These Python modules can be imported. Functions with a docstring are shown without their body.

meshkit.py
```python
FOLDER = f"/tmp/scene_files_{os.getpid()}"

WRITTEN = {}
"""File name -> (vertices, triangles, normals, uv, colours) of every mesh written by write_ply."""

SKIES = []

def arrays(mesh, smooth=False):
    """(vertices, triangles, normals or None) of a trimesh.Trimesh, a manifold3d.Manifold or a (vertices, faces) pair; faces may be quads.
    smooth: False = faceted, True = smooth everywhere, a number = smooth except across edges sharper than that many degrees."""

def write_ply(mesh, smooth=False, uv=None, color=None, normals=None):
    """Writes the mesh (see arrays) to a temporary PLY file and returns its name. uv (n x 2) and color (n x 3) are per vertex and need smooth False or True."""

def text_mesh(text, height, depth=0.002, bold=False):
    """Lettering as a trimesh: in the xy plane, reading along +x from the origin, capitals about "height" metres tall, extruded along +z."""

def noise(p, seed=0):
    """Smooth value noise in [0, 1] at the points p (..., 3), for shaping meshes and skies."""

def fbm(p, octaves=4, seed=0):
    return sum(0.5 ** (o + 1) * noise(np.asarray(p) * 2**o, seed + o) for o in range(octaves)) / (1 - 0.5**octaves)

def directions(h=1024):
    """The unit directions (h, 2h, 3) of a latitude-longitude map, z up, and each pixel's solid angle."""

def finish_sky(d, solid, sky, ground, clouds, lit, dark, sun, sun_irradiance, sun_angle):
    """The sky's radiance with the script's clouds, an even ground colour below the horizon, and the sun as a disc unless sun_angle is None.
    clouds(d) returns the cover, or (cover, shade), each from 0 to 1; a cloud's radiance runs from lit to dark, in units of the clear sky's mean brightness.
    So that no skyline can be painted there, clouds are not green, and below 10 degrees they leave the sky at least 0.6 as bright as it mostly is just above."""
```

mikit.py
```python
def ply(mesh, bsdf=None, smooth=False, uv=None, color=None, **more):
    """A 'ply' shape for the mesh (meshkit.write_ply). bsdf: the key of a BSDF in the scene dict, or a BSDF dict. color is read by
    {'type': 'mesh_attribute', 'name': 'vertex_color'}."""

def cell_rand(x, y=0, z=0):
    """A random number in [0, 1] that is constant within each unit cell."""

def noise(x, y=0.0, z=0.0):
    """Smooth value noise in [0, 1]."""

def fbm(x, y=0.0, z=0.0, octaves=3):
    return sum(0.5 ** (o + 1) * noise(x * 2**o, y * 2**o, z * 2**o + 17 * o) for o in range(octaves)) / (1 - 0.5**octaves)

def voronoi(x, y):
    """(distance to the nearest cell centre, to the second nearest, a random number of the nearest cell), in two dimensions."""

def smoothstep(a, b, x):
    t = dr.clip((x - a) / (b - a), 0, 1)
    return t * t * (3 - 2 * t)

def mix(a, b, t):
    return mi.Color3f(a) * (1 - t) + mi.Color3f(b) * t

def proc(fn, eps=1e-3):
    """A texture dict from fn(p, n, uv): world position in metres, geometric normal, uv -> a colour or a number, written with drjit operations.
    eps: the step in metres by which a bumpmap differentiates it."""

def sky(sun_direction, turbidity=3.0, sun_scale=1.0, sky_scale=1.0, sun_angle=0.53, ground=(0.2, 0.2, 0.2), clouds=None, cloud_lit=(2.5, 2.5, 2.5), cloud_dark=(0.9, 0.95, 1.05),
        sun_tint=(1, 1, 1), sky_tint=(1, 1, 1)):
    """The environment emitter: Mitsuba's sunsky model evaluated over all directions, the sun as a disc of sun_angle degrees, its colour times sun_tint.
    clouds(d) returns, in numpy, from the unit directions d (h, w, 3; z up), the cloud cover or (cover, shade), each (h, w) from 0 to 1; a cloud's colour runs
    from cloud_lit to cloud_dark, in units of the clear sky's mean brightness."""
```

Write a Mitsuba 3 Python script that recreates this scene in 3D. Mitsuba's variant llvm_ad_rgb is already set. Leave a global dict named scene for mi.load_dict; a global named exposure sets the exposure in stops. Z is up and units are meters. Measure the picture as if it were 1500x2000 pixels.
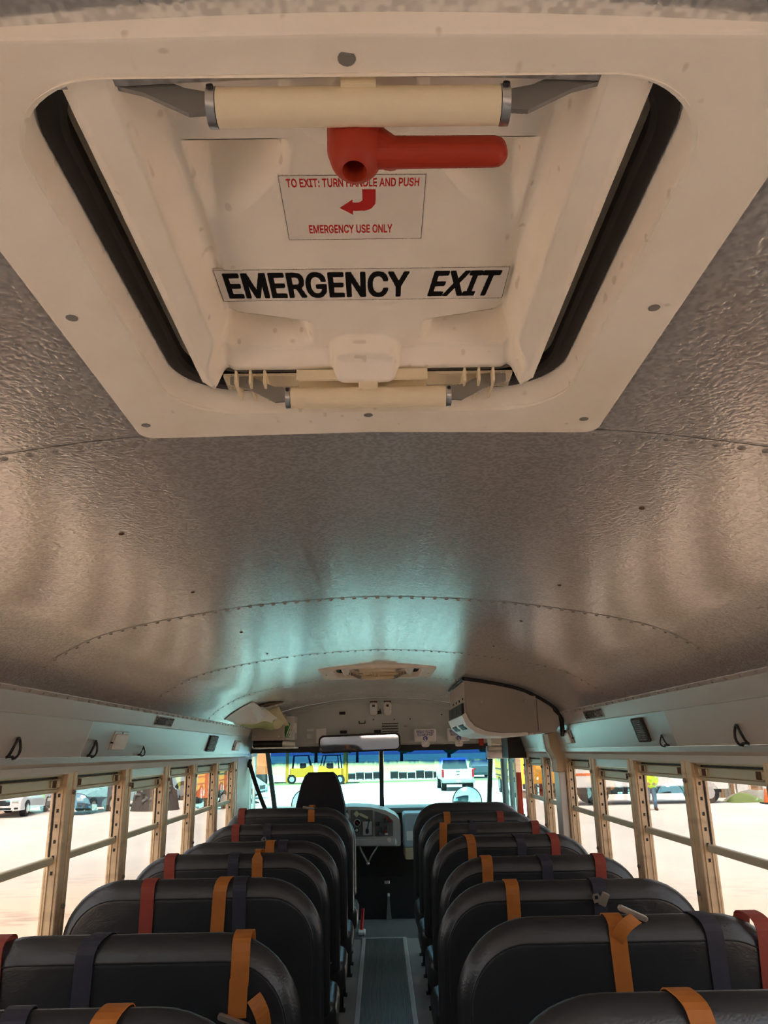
import math, random
import numpy as np, trimesh, manifold3d as m3
import mitsuba as mi, drjit as dr
import mikit, meshkit
from shapely.geometry import Polygon, Point, box as sbox
from shapely.ops import unary_union

random.seed(7); rng = np.random.default_rng(7)
T = mi.ScalarTransform4f
scene, labels, used = {}, {}, {}
exposure = 3.1

# ------------------------------------------------------------------ camera, sky
H = 1.5                                   # eye height over the bus floor
def camera_basis(pitch, yaw, roll):
    p, y, r = np.radians([pitch, yaw, roll])
    F = np.array([math.sin(y)*math.cos(p), math.cos(y)*math.cos(p), math.sin(p)])
    R = np.cross(F, [0, 0, 1]); R /= np.linalg.norm(R)
    return F, np.cross(R, F)*math.cos(r) + R*math.sin(r)
Fw, Up = camera_basis(17.2925, 0.58935, 1.05)
eye = np.array([0, 0, H])
scene['camera'] = {'type': 'perspective', 'fov': 2*math.degrees(math.atan(0.5)), 'fov_axis': 'x', 'near_clip': 0.02, 'far_clip': 2000.0,
                   'to_world': T().look_at(origin=eye.tolist(), target=(eye + Fw).tolist(), up=Up.tolist())}
def clouds(d):
    q = d[..., :2] / (np.abs(d[..., 2:]) + 0.15)
    n = meshkit.fbm(np.stack([q[..., 0]*0.9, q[..., 1]*0.9, q[..., 0]*0], -1), 4, 3)
    return np.clip(0.45 + 1.1*(n - 0.3), 0, 1), np.clip((n - 0.5)*1.6, 0, 0.6)
scene['sky'] = mikit.sky((-0.12, -0.42, 0.90), turbidity=3.5, sun_scale=0.6, sun_angle=24.0, sky_scale=1.0, clouds=clouds, cloud_lit=(2.2, 2.15, 2.05), cloud_dark=(1.1, 1.1, 1.15), ground=(0.42, 0.34, 0.28))

# ------------------------------------------------------------------ helpers
def key_for(base):
    if base not in used:
        used[base] = 0
        return base
    used[base] += 1
    return f'{base}_{used[base]:03d}'

def add(name, mesh, bsdf, parent=None, smooth=False, M=None, label=None, cat=None, group=None, kind=None):
    """one entry of the scene; mesh may be a ready ply dict"""
    key = key_for((parent + '__' if parent else '') + name)
    d = dict(mesh) if isinstance(mesh, dict) else mikit.ply(mesh, bsdf, smooth)
    if M is not None: d['to_world'] = M
    scene[key] = d
    tag(key, label, cat, group, kind)
    return key

def tag(key, label=None, cat=None, group=None, kind=None):
    e = {k: v for k, v in (('label', label), ('category', cat), ('group', group), ('kind', kind)) if v}
    if e: labels[key] = {**labels.get(key, {}), **e}

def thing(name, label, cat, group=None):
    key = key_for(name); tag(key, label, cat, group); return key

def struct(name):
    key = key_for(name); tag(key, kind='structure'); return key

cat_ = trimesh.util.concatenate
def mesh_(v, f):
    f = np.asarray(f, int)
    if f.shape[1] == 4: f = np.vstack([f[:, [0, 1, 2]], f[:, [0, 2, 3]]])
    return trimesh.Trimesh(np.asarray(v, float), f, process=False)

def bx(x0, x1, y0, y1, z0, z1, b=0.0):
    if b <= 0:
        m = trimesh.creation.box((x1-x0, y1-y0, z1-z0)); m.apply_translation(((x0+x1)/2, (y0+y1)/2, (z0+z1)/2)); return m
    b = min(b, (x1-x0)*.45, (y1-y0)*.45, (z1-z0)*.45)
    P = []
    for x, sx in ((x0, 1), (x1, -1)):
        for y, sy in ((y0, 1), (y1, -1)):
            for z, sz in ((z0, 1), (z1, -1)):
                P += [(x+sx*b, y+sy*b, z), (x+sx*b, y, z+sz*b), (x, y+sy*b, z+sz*b)]
    return trimesh.Trimesh(P, process=False).convex_hull

def cyl(p0, p1, r, n=16, r1=None, cap=True):
    p0, p1 = np.array(p0, float), np.array(p1, float); d = p1-p0; d /= np.linalg.norm(d)
    a = np.cross(d, [0, 0, 1] if abs(d[2]) < .9 else [1, 0, 0]); a /= np.linalg.norm(a); b = np.cross(d, a)
    t = np.arange(n)*2*math.pi/n
    ring = np.cos(t)[:, None]*a + np.sin(t)[:, None]*b
    return loft([p0+ring*r, p1+ring*(r if r1 is None else r1)], cap, cap)

def loft(rings, cap0=True, cap1=True):
    N = len(rings[0]); v = np.vstack(rings); f = []
    i = np.arange(N); j = (i+1) % N
    for k in range(len(rings)-1):
        f.append(np.stack([k*N+i, k*N+j, (k+1)*N+j, (k+1)*N+i], 1))
    q = np.vstack(f); tri = [q[:, [0, 1, 2]], q[:, [0, 2, 3]]]
    if cap0:
        v = np.vstack([v, rings[0].mean(0)]); tri.append(np.stack([j, i, i*0+len(v)-1], 1))
    if cap1:
        v = np.vstack([v, rings[-1].mean(0)]); o = (len(rings)-1)*N; tri.append(np.stack([o+i, o+j, i*0+len(v)-1], 1))
    return trimesh.Trimesh(v, np.vstack(tri), process=False)

def rrect(hx, hy, r, n=6, cx=0.0, cy=0.0):
    """rounded rectangle outline, counter-clockwise; r one radius or four (+x+y, -x+y, -x-y, +x-y)"""
    r = [r]*4 if np.isscalar(r) else r
    P = []
    for k, (sx, sy) in enumerate(((1, 1), (-1, 1), (-1, -1), (1, -1))):
        q = max(1e-4, min(r[k], hx, hy))
        a = np.linspace(k*math.pi/2, (k+1)*math.pi/2, n+1)
        P.append(np.stack([cx+sx*(hx-q)+q*np.cos(a), cy+sy*(hy-q)+q*np.sin(a)], 1))
    return np.vstack(P)

def xyz(p2, c, axis):
    """put 2-D points into the plane across axis at c: 'z' -> (x,y,c), 'y' -> (x,c,z), 'x' -> (c,y,z)"""
    a, b = p2[:, 0], p2[:, 1]; k = np.full(len(a), c) if np.isscalar(c) else c
    return np.stack({'z': (a, b, k), 'y': (a, k, b), 'x': (k, a, b)}[axis], 1)

def rbox(hx, hy, r, c0, c1, axis, e=0.004, n=5, cx=0, cy=0):
    """rounded-rectangle block between c0 and c1 along axis with softened edges e"""
    R = lambda i, c: xyz(rrect(hx-i, hy-i, max(r-i, 0.0005), n, cx, cy), c, axis)
    s = 1 if c1 > c0 else -1
    return loft([R(e, c0), R(e*.3, c0+s*e*.3), R(0, c0+s*e), R(0, c1-s*e), R(e*.3, c1-s*e*.3), R(e, c1)])

def prism(poly, c0, c1, axis='y'):
    out = []
    for g in getattr(poly, 'geoms', [poly]):
        m = trimesh.creation.extrude_polygon(g, abs(c1-c0), engine='earcut')
        v = m.vertices; z = v[:, 2]+min(c0, c1)
        m.vertices = {'z': np.stack([v[:, 0], v[:, 1], z], 1), 'y': np.stack([v[:, 0], z, v[:, 1]], 1), 'x': np.stack([z, v[:, 0], v[:, 1]], 1)}[axis]
        out.append(m)
    return cat_(out)

def tube(pts, r, n=8):
    p = np.asarray(pts, float); t = np.gradient(p, axis=0); t /= np.linalg.norm(t, axis=1, keepdims=True)+1e-9
    a = np.cross(t, [0.31, 0.22, 0.92]); a /= np.linalg.norm(a, axis=1, keepdims=True)+1e-9; b = np.cross(t, a)
    an = np.arange(n)*2*math.pi/n
    return loft([p[k]+r*(np.cos(an)[:, None]*a[k]+np.sin(an)[:, None]*b[k]) for k in range(len(p))])

def curve(pts, n=20):
    from scipy.interpolate import CubicSpline
    p = np.asarray(pts, float); s = np.r_[0, np.cumsum(np.linalg.norm(np.diff(p, axis=0), axis=1))]
    return CubicSpline(s, p)(np.linspace(0, s[-1], n))

def ribbon(pts, side, w, t):
    """flat band of width w (along side vectors) and thickness t through pts"""
    p = np.asarray(pts, float); s = np.broadcast_to(np.asarray(side, float), p.shape)
    d = np.gradient(p, axis=0); d /= np.linalg.norm(d, axis=1, keepdims=True)+1e-9
    n = np.cross(d, s); n /= np.linalg.norm(n, axis=1, keepdims=True)+1e-9
    w = np.broadcast_to(np.asarray(w, float), (len(p),))[:, None]
    return loft([np.array([p[k]-s[k]*w[k]/2-n[k]*t/2, p[k]+s[k]*w[k]/2-n[k]*t/2, p[k]+s[k]*w[k]/2+n[k]*t/2, p[k]-s[k]*w[k]/2+n[k]*t/2]) for k in range(len(p))])

def move(m, x=0, y=0, z=0): m = m.copy(); m.apply_translation((x, y, z)); return m
def rot(m, deg, axis, at=(0, 0, 0)):
    m = m.copy(); m.apply_transform(trimesh.transformations.rotation_matrix(math.radians(deg), axis, at)); return m
def mirror_x(m):
    m = m.copy(); m.vertices[:, 0] *= -1; m.faces = m.faces[:, ::-1]; return m
def hull(spheres, n=16):
    return m3.Manifold.batch_hull([m3.Manifold.sphere(r, n).translate(p) for p, r in spheres])
def text(s, h, w=None, d=0.0004, bold=False, slant=0.0):
    """lettering centred on the origin in the xy plane"""
    m = meshkit.text_mesh(s, h, d, bold); b = m.bounds
    m.apply_translation((-(b[0, 0]+b[1, 0])/2, -(b[0, 1]+b[1, 1])/2, 0))
    if w: m.vertices[:, 0] *= w/(b[1, 0]-b[0, 0])
    m.vertices[:, 0] += slant*m.vertices[:, 1]
    return m

# ------------------------------------------------------------------ materials
def mat(name, color, rough=0.5, metal=0.0, bump=None, bscale=1.0, **kw):
    c = color if isinstance(color, dict) else {'type': 'rgb', 'value': list(color)}
    b = {'type': 'principled', 'base_color': c, 'roughness': rough, 'metallic': metal, **kw}
    if bump is not None: b = {'type': 'bumpmap', 'arbitrary': bump, 'scale': bscale, 'bsdf': b}
    scene['mat_'+name] = {'type': 'twosided', 'bsdf': b}
    return 'mat_'+name

def stucco(p, n, uv):      # embossed relief of the ceiling sheet, in metres
    a = mikit.noise(p.x*240, p.y*220, p.z*240)
    b = mikit.noise(p.x*620+7, p.y*620, p.z*620)
    return 0.00027*a + 0.00012*b
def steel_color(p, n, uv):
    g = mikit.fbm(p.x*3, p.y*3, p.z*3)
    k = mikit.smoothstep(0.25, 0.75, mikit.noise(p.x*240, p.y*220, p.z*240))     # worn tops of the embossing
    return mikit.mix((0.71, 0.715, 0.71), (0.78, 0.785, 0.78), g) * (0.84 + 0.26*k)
def dirty_cream(p, n, uv):
    g = mikit.smoothstep(0.40, 0.85, mikit.fbm(p.x*11, p.y*7, p.z*11, 5))
    s = mikit.smoothstep(0.84, 0.93, mikit.noise(p.x*90+3, p.y*70, p.z*80))
    return mikit.mix(mikit.mix((0.90, 0.855, 0.77), (0.80, 0.72, 0.58), g*0.6), (0.50, 0.43, 0.33), s*0.4)
def vinyl_bump(p, n, uv):
    return 0.0004*mikit.noise(p.x*260, p.y*260, p.z*260) + 0.0012*mikit.noise(p.x*28, p.y*28, p.z*28)
def vinyl_color(p, n, uv):
    g = mikit.fbm(p.x*5, p.y*5, p.z*5)
    return mikit.mix((0.019, 0.0235, 0.029), (0.034, 0.040, 0.046), g)
def tan_metal(p, n, uv):
    g = mikit.smoothstep(0.5, 0.8, mikit.fbm(p.x*9, p.y*9, p.z*30, 4))
    return mikit.mix((0.70, 0.55, 0.37), (0.44, 0.33, 0.22), g*0.55)
def lot_color(p, n, uv):
    a = mikit.fbm(p.x*0.35, p.y*0.8, 0.0, 4)
    b = mikit.fbm(p.x*2.5, p.y*6.0, 3.0, 4)
    near = mikit.smoothstep(8, 30, dr.sqrt(dr.square(p.x) + dr.square(dr.maximum(p.y-6, 0))) + 6*mikit.noise(p.x*0.25, p.y*0.25, 2.0))   # pale dry dust gives way to damper earth
    dirt = mikit.mix((0.60, 0.455, 0.365), (0.33, 0.245, 0.195), near)
    dirt = dirt * (1 - 0.38*mikit.smoothstep(0.45, 0.75, a*0.5+b*0.5))
    pad = mikit.mix((0.55, 0.55, 0.54), (0.44, 0.44, 0.43), mikit.fbm(p.x*0.5, p.y*0.25, 5.0))
    wob = mikit.noise(p.x*0.2, p.y*0.2, 9.0)*5
    t = mikit.smoothstep(13, 24, p.y + wob) * (1 - mikit.smoothstep(13, 17, dr.abs(p.x-2) + wob*0.6 - 0.12*p.y))
    return mikit.mix(dirt, pad, t)
def grass_color(p, n, uv):
    return mikit.mix((0.40, 0.42, 0.14), (0.55, 0.50, 0.22), mikit.fbm(p.x*0.2, p.y*0.06, 1.0))
def orange_web(p, n, uv):
    return mikit.mix((0.66, 0.235, 0.05), (0.52, 0.175, 0.036), mikit.fbm(p.x*30, p.y*30, p.z*18))

mat('ceiling', mikit.proc(steel_color), 0.16, 0.62, mikit.proc(stucco, 0.0008), specular=0.6)
mat('panel', (0.62, 0.605, 0.58), 0.40, 0.3, specular=0.5)
mat('galvanised', (0.60, 0.61, 0.60), 0.33, 0.55, mikit.proc(stucco, 0.0008))
mat('paint_grey', (0.53, 0.57, 0.56), 0.5, 0.0)
mat('cream', mikit.proc(dirty_cream), 0.5, 0.0)
mat('cream_yellow', (0.80, 0.71, 0.52), 0.42, 0.0)
mat('red_plastic', (0.37, 0.038, 0.017), 0.45, 0.0, specular=0.3)
mat('ink_red', (0.48, 0.02, 0.02), 0.6)
mat('ink_black', (0.004, 0.0045, 0.006), 0.8, specular=0.15)
mat('ink_blue', (0.05, 0.06, 0.35), 0.6)
mat('sticker', (0.80, 0.765, 0.69), 0.4)
mat('black_rubber', (0.010, 0.010, 0.011), 0.6)
mat('dark_gap', (0.12, 0.105, 0.085), 0.7)
mat('rivet', (0.34, 0.325, 0.30), 0.45, 0.3)
mat('steel', (0.62, 0.62, 0.62), 0.28, 0.9)
mat('buckle', (0.52, 0.47, 0.40), 0.32, 0.6)
mat('chrome', (0.85, 0.84, 0.82), 0.12, 1.0)
mat('grey_arm', (0.26, 0.26, 0.25), 0.5, 0.3)
mat('vinyl', mikit.proc(vinyl_color), 0.34, 0.0, mikit.proc(vinyl_bump, 0.001), specular=1.0)
mat('vinyl_grey', (0.045, 0.05, 0.055), 0.42, 0.0)
mat('strap_orange', mikit.proc(orange_web), 0.55)
mat('strap_red', (0.33, 0.060, 0.042), 0.6)
mat('strap_navy', (0.045, 0.05, 0.075), 0.55)
mat('tan_metal', mikit.proc(tan_metal), 0.42, 0.3)
mat('rail', (0.55, 0.53, 0.40), 0.4, 0.25)
mat('black', (0.013, 0.013, 0.014), 0.5)
mat('black_gloss', (0.012, 0.013, 0.016), 0.25)
mat('fabric', (0.022, 0.022, 0.030), 0.85)
mat('white_plastic', (0.78, 0.78, 0.76), 0.4)
mat('white_paper', (0.78, 0.76, 0.68), 0.7)
mat('yellow_paper', (0.72, 0.66, 0.42), 0.7)
mat('beige', (0.62, 0.50, 0.33), 0.5)
mat('box_grey', (0.36, 0.33, 0.30), 0.5)
mat('brown', (0.10, 0.055, 0.03), 0.8)
mat('green', (0.03, 0.28, 0.06), 0.5)
mat('rubber_floor', (0.17, 0.185, 0.185), 0.36)
mat('floor_grey', (0.34, 0.35, 0.34), 0.45)
mat('aluminium', (0.66, 0.68, 0.69), 0.35, 0.25)
mat('mirror', (0.82, 0.86, 0.92), 0.03, 1.0)
mat('dash', (0.15, 0.15, 0.145), 0.5)
mat('dash_trim', (0.52, 0.52, 0.48), 0.45)
mat('lot', mikit.proc(lot_color), 0.95, specular=0.1)
mat('grass', mikit.proc(grass_color), 0.95, specular=0.1)
mat('kerb_grass', (0.20, 0.27, 0.11), 0.95, specular=0.1)
mat('car_white', (0.82, 0.82, 0.82), 0.25, clearcoat=0.6)
mat('car_blue', (0.42, 0.60, 0.68), 0.3, clearcoat=0.6)
mat('car_dark', (0.06, 0.09, 0.13), 0.3, clearcoat=0.6)
mat('car_glass', (0.06, 0.09, 0.10), 0.08, specular=0.8)
mat('tyre', (0.018, 0.018, 0.019), 0.8)
mat('tail_red', (0.55, 0.02, 0.03), 0.3)
mat('machine_orange', (0.75, 0.16, 0.04), 0.5)
mat('machine_yellow', (0.86, 0.42, 0.03), 0.5)
mat('hivis', (0.62, 0.95, 0.03), 0.7)
mat('denim', (0.10, 0.18, 0.28), 0.9)
mat('skin', (0.48, 0.26, 0.18), 0.6)
mat('wood', (0.30, 0.19, 0.11), 0.8)
mat('wood_grey', (0.26, 0.24, 0.21), 0.85)
mat('foliage', (0.07, 0.13, 0.045), 0.9)
mat('bark', (0.10, 0.07, 0.05), 0.9)
mat('rubble', (0.11, 0.095, 0.085), 0.95)
scene['mat_glass'] = {'type': 'thindielectric', 'int_ior': 1.5, 'specular_transmittance': {'type': 'rgb', 'value': [0.58, 0.56, 0.53]}}
scene['mat_windscreen'] = {'type': 'thindielectric', 'int_ior': 1.5, 'specular_transmittance': {'type': 'rgb', 'value': [0.44, 0.98, 1.0]}}
def band(p, n, uv):        # dyed shade band of the windscreen, fading downwards
    t = mikit.smoothstep(1.365, 1.43, p.z + 0.035*mikit.noise(p.x*60, 0.0, p.z*4))
    return mikit.mix((1.0, 1.0, 1.0), (0.03, 0.085, 0.42), t)
scene['mat_shade_band'] = {'type': 'thindielectric', 'int_ior': 1.02, 'specular_transmittance': mikit.proc(band)}
scene['mat_clear_plastic'] = {'type': 'thindielectric', 'int_ior': 1.3}

# ------------------------------------------------------------------ bus shell
from scipy.interpolate import PchipInterpolator
_rx = np.array([0, .35, .54, .83, .94, 1.03, 1.066]); _rz = np.array([1.953, 1.934, 1.909, 1.849, 1.798, 1.737, 1.698])
_roof = PchipInterpolator(_rx, _rz)
def roof(x): return float(_roof(min(abs(x), 1.066)))
def roof_normal(x):
    e = 1e-3; a = max(abs(x)-e, 0); b = min(abs(x)+e, 1.066); s = (_roof(b)-_roof(a))/(b-a)*(1 if x > 0 else -1)
    return np.array([s, 0, -1])/math.hypot(s, 1)            # towards the cabin
XS = np.concatenate([-np.linspace(1.066, 0, 41), np.linspace(0, 1.066, 41)[1:]])
HOLES = [(-0.29, 0.275, 0.425, 0.99), (-0.29, 0.275, 4.315, 4.88)]      # roof hatch openings
XG = np.unique(np.round(np.r_[XS, -0.29, 0.275], 5))
def roof_sheet(y0, y1, dz=0.0, ny=2):
    ys = np.unique(np.r_[np.linspace(y0, y1, ny), [q for h in HOLES for q in h[2:] if y0 < q < y1]])
    P = np.array([[(x, y, roof(x)+dz) for x in XG] for y in ys]); n = len(XG)
    hole = lambda x, y: any(h[0] < x < h[1] and h[2] < y < h[3] for h in HOLES)
    f = [[k*n+i, k*n+i+1, (k+1)*n+i+1, (k+1)*n+i] for k in range(len(ys)-1) for i in range(n-1) if not hole((XG[i]+XG[i+1])/2, (ys[k]+ys[k+1])/2)]
    return mesh_(P.reshape(-1, 3), f)
ceiling = struct('ceiling')
SEAMS = [-1.58, -0.275, 1.03, 2.336, 3.618, 4.92, 6.2, 7.0]
def dome(r=0.006, h=0.5):
    m = trimesh.creation.icosphere(1, r); m.vertices[:, 2] *= h; return m
RIV = mikit.ply(dome(), 'mat_rivet', True)
def on_roof(x, y):
    n = roof_normal(x); ang = math.degrees(math.atan2(n[0], -n[2]))
    return T().translate([x, y, roof(x)-0.0012]).rotate([0, 1, 0], -ang)
arc = np.r_[0, np.cumsum(np.hypot(np.diff(XS), np.diff([roof(x) for x in XS])))]
for k in range(len(SEAMS)-1):
    # each sheet laps 22 mm over the next and hangs a hair lower there
    body = roof_sheet(SEAMS[k]-0.004*(k == 0), SEAMS[k+1], 0.0, 12)
    pk = add('roof_panel', body, 'mat_ceiling', ceiling, True)
    if k:
        lap = cat_([roof_sheet(SEAMS[k]-0.0125, SEAMS[k]+0.0125, -0.0012)] + [roof_sheet(SEAMS[k]+d, SEAMS[k]+d+0.003, -0.002) for d in (-0.0155, 0.0125)])
        add('lap_strip', lap, 'mat_ceiling', ceiling, True)
        xr = [float(np.interp(s, arc, XS)) for s in np.arange(0.02, arc[-1]-0.01, 0.0355)]
        if abs(SEAMS[k]-1.03) < .01:
            for x in xr:
                if abs(x) < 0.62 : add('rivet', RIV, None, pk, M=on_roof(x, SEAMS[k]))
        else:
            ms = []
            for x in xr:
                d = dome(); d.apply_transform(np.array(on_roof(x, SEAMS[k]).matrix, float)); ms.append(d)
            add('rivets', cat_(ms), 'mat_rivet', pk, True, kind='stuff')
for x, y in ((-.499, 1.449), (.486, 1.339), (-.495, 2.031), (.487, 2.02), (-.491, 2.758), (.488, 2.612), (-.488, 3.399), (.487, 3.269)):
    add('screw', mikit.ply(dome(0.0055, 0.4), 'mat_brown', True), None, ceiling, M=on_roof(x, y))

RIBS = [-1.55, -0.95, -0.28, 0.39, 1.05, 1.715, 2.38, 3.04, 3.715, 4.39, 5.04, 5.73, 6.42]
def sheet(s, x0, z0, x1, z1, y0, y1, t=0.003):
    d = np.array([x1-x0, z1-z0]); n = np.array([-d[1], d[0]])/np.hypot(*d)
    if n[0] < 0: n = -n
    q = [(x0, z0), (x1, z1), (x1+n[0]*t, z1+n[1]*t), (x0+n[0]*t, z0+n[1]*t)]
    m = prism(Polygon(q), y0, y1, 'y')
    return m if s > 0 else mirror_x(m)
win_no = [0]
for s, side in ((-1, 'left'), (1, 'right')):
    W = struct('wall_'+side)
    S = lambda m: m if s > 0 else mirror_x(m)
    y_end = 7.02
    add('cornice', cat_([sheet(s, 1.068, 1.690, 1.090, 1.630, -1.58, y_end), sheet(s, 1.060, 1.700, 1.0695, 1.687, -1.58, y_end, 0.004)]), 'mat_panel', W)
    add('cornice_edge', S(cyl((1.0895, -1.58, 1.630), (1.0895, y_end, 1.630), 0.0022, 8)), 'mat_galvanised', W, True)
    ms = []
    for y in np.arange(0.9, y_end, 0.1):
        d = dome(0.0055, 0.5); d = rot(d, 60, (0, 1, 0)); d.apply_translation((1.063, y, 1.694)); ms.append(S(d))
    add('rivets', cat_(ms), 'mat_rivet', W, True, kind='stuff')
    segs = [-1.58, 0.39, 1.715, 3.04, 4.39 if s > 0 else 5.04, 5.73, 7.02]
    for a, b in zip(segs[:-1], segs[1:]):
        add('light_panel', sheet(s, 1.090, 1.629, 1.130, 1.499, a+.0012, b-.0012), 'mat_galvanised' if a > 3 else 'mat_panel', W)
    for a, b in zip(segs[:-1], segs[1:]):
        hm = cat_([sheet(s, 1.130, 1.498, 1.134, 1.478, a+.001, b-.001), sheet(s, 1.134, 1.478, 1.150, 1.466, a+.001, b-.001), sheet(s, 1.150, 1.466, 1.156, 1.440, a+.001, b-.001)])
        add('header_strip', hm, 'mat_galvanised', W)
    add('lower_panel', cat_([sheet(s, 1.19, 0.0, 1.19, 0.80, -1.58, 7.2), S(bx(1.150, 1.21, -1.58, 7.2, 0.79, 0.815, .004))]), 'mat_panel', W)
    add('outer_skin', S(bx(1.20, 1.215, -1.58, 7.2, -0.5, 0.80)), 'mat_machine_yellow', W)
    add('header_back', S(bx(1.15, 1.20, -1.58, 7.2, 1.44, 1.72)), 'mat_paint_grey', W)
    for r in RIBS:
        a, b = r-0.043, r+0.043
        if r > 0.9:
            pl = add('pillar', S(bx(1.150, 1.185, a, a+0.052, 0.81, 1.447, .003)), 'mat_tan_metal', W)
            add('cover_strip', S(bx(1.147, 1.18, a+0.0545, b, 0.81, 1.447, .003)), 'mat_tan_metal', pl)
            for z in (1.375, 0.99):
                add('bolt', S(cat_([cyl((1.142, a+.060, z), (1.148, a+.060, z), .0095, 12), cyl((1.139, a+.060, z), (1.142, a+.060, z), .005, 8)])), 'mat_grey_arm', pl)
        else:
            add('pillar', S(bx(1.150, 1.20, a, b, 0.81, 1.447, .003)), 'mat_tan_metal', W)
    for i in range(len(RIBS)-1):
        y0, y1 = RIBS[i]+.043, RIBS[i+1]-.043
        if y0 < 1.0: continue
        win_no[0] += 1
        w = struct(f'window_{win_no[0]}')
        em = abs(RIBS[i]-3.715) < .01
        zt = 1.400 if em else 1.440
        if em: add('header_panel', S(bx(1.158, 1.166, y0, y1, 1.405, 1.447)), 'mat_galvanised', w)
        # jambs: slotted track, dark gasket, sash stile
        for ya, sy in ((y0, 1), (y1, -1)):
            yb = lambda d: ya+sy*d
            lo, hi = sorted((yb(0), yb(.006)))
            tr = add('sash_track', S(bx(1.162, 1.186, lo, hi, 0.815, zt)), 'mat_tan_metal', w)
            sl = cat_([S(bx(1.170, 1.178, *sorted((yb(.0055), yb(.0075))), z, z+.012)) for z in np.arange(1.10, zt-.04, .052)])
            add('sash_slots', sl, 'mat_black', tr, kind='stuff')
            lo, hi = sorted((yb(0), yb(.009)))
            add('gasket', S(bx(1.186, 1.192, lo, hi, 1.15, zt)), 'mat_black_rubber', w)
            lo, hi = sorted((yb(0), yb(.012)))
            add('sash_stile', S(cat_([bx(1.192, 1.202, lo, hi, .815, zt, .002), bx(1.186, 1.192, lo, hi, .815, 1.14)])), 'mat_tan_metal', w)
        tr = add('top_rail', S(cat_([bx(1.176, 1.196, y0, y1, zt-.050, zt-.016, .003), bx(1.180, 1.200, y0, y1, zt-.064, zt-.050, .002), bx(1.170, 1.20, y0, y1, zt-.008, zt+.004, .002)])), 'mat_rail', w)
        add('rail_channel', S(bx(1.188, 1.20, y0, y1, zt-.017, zt-.007)), 'mat_black', w)
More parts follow.
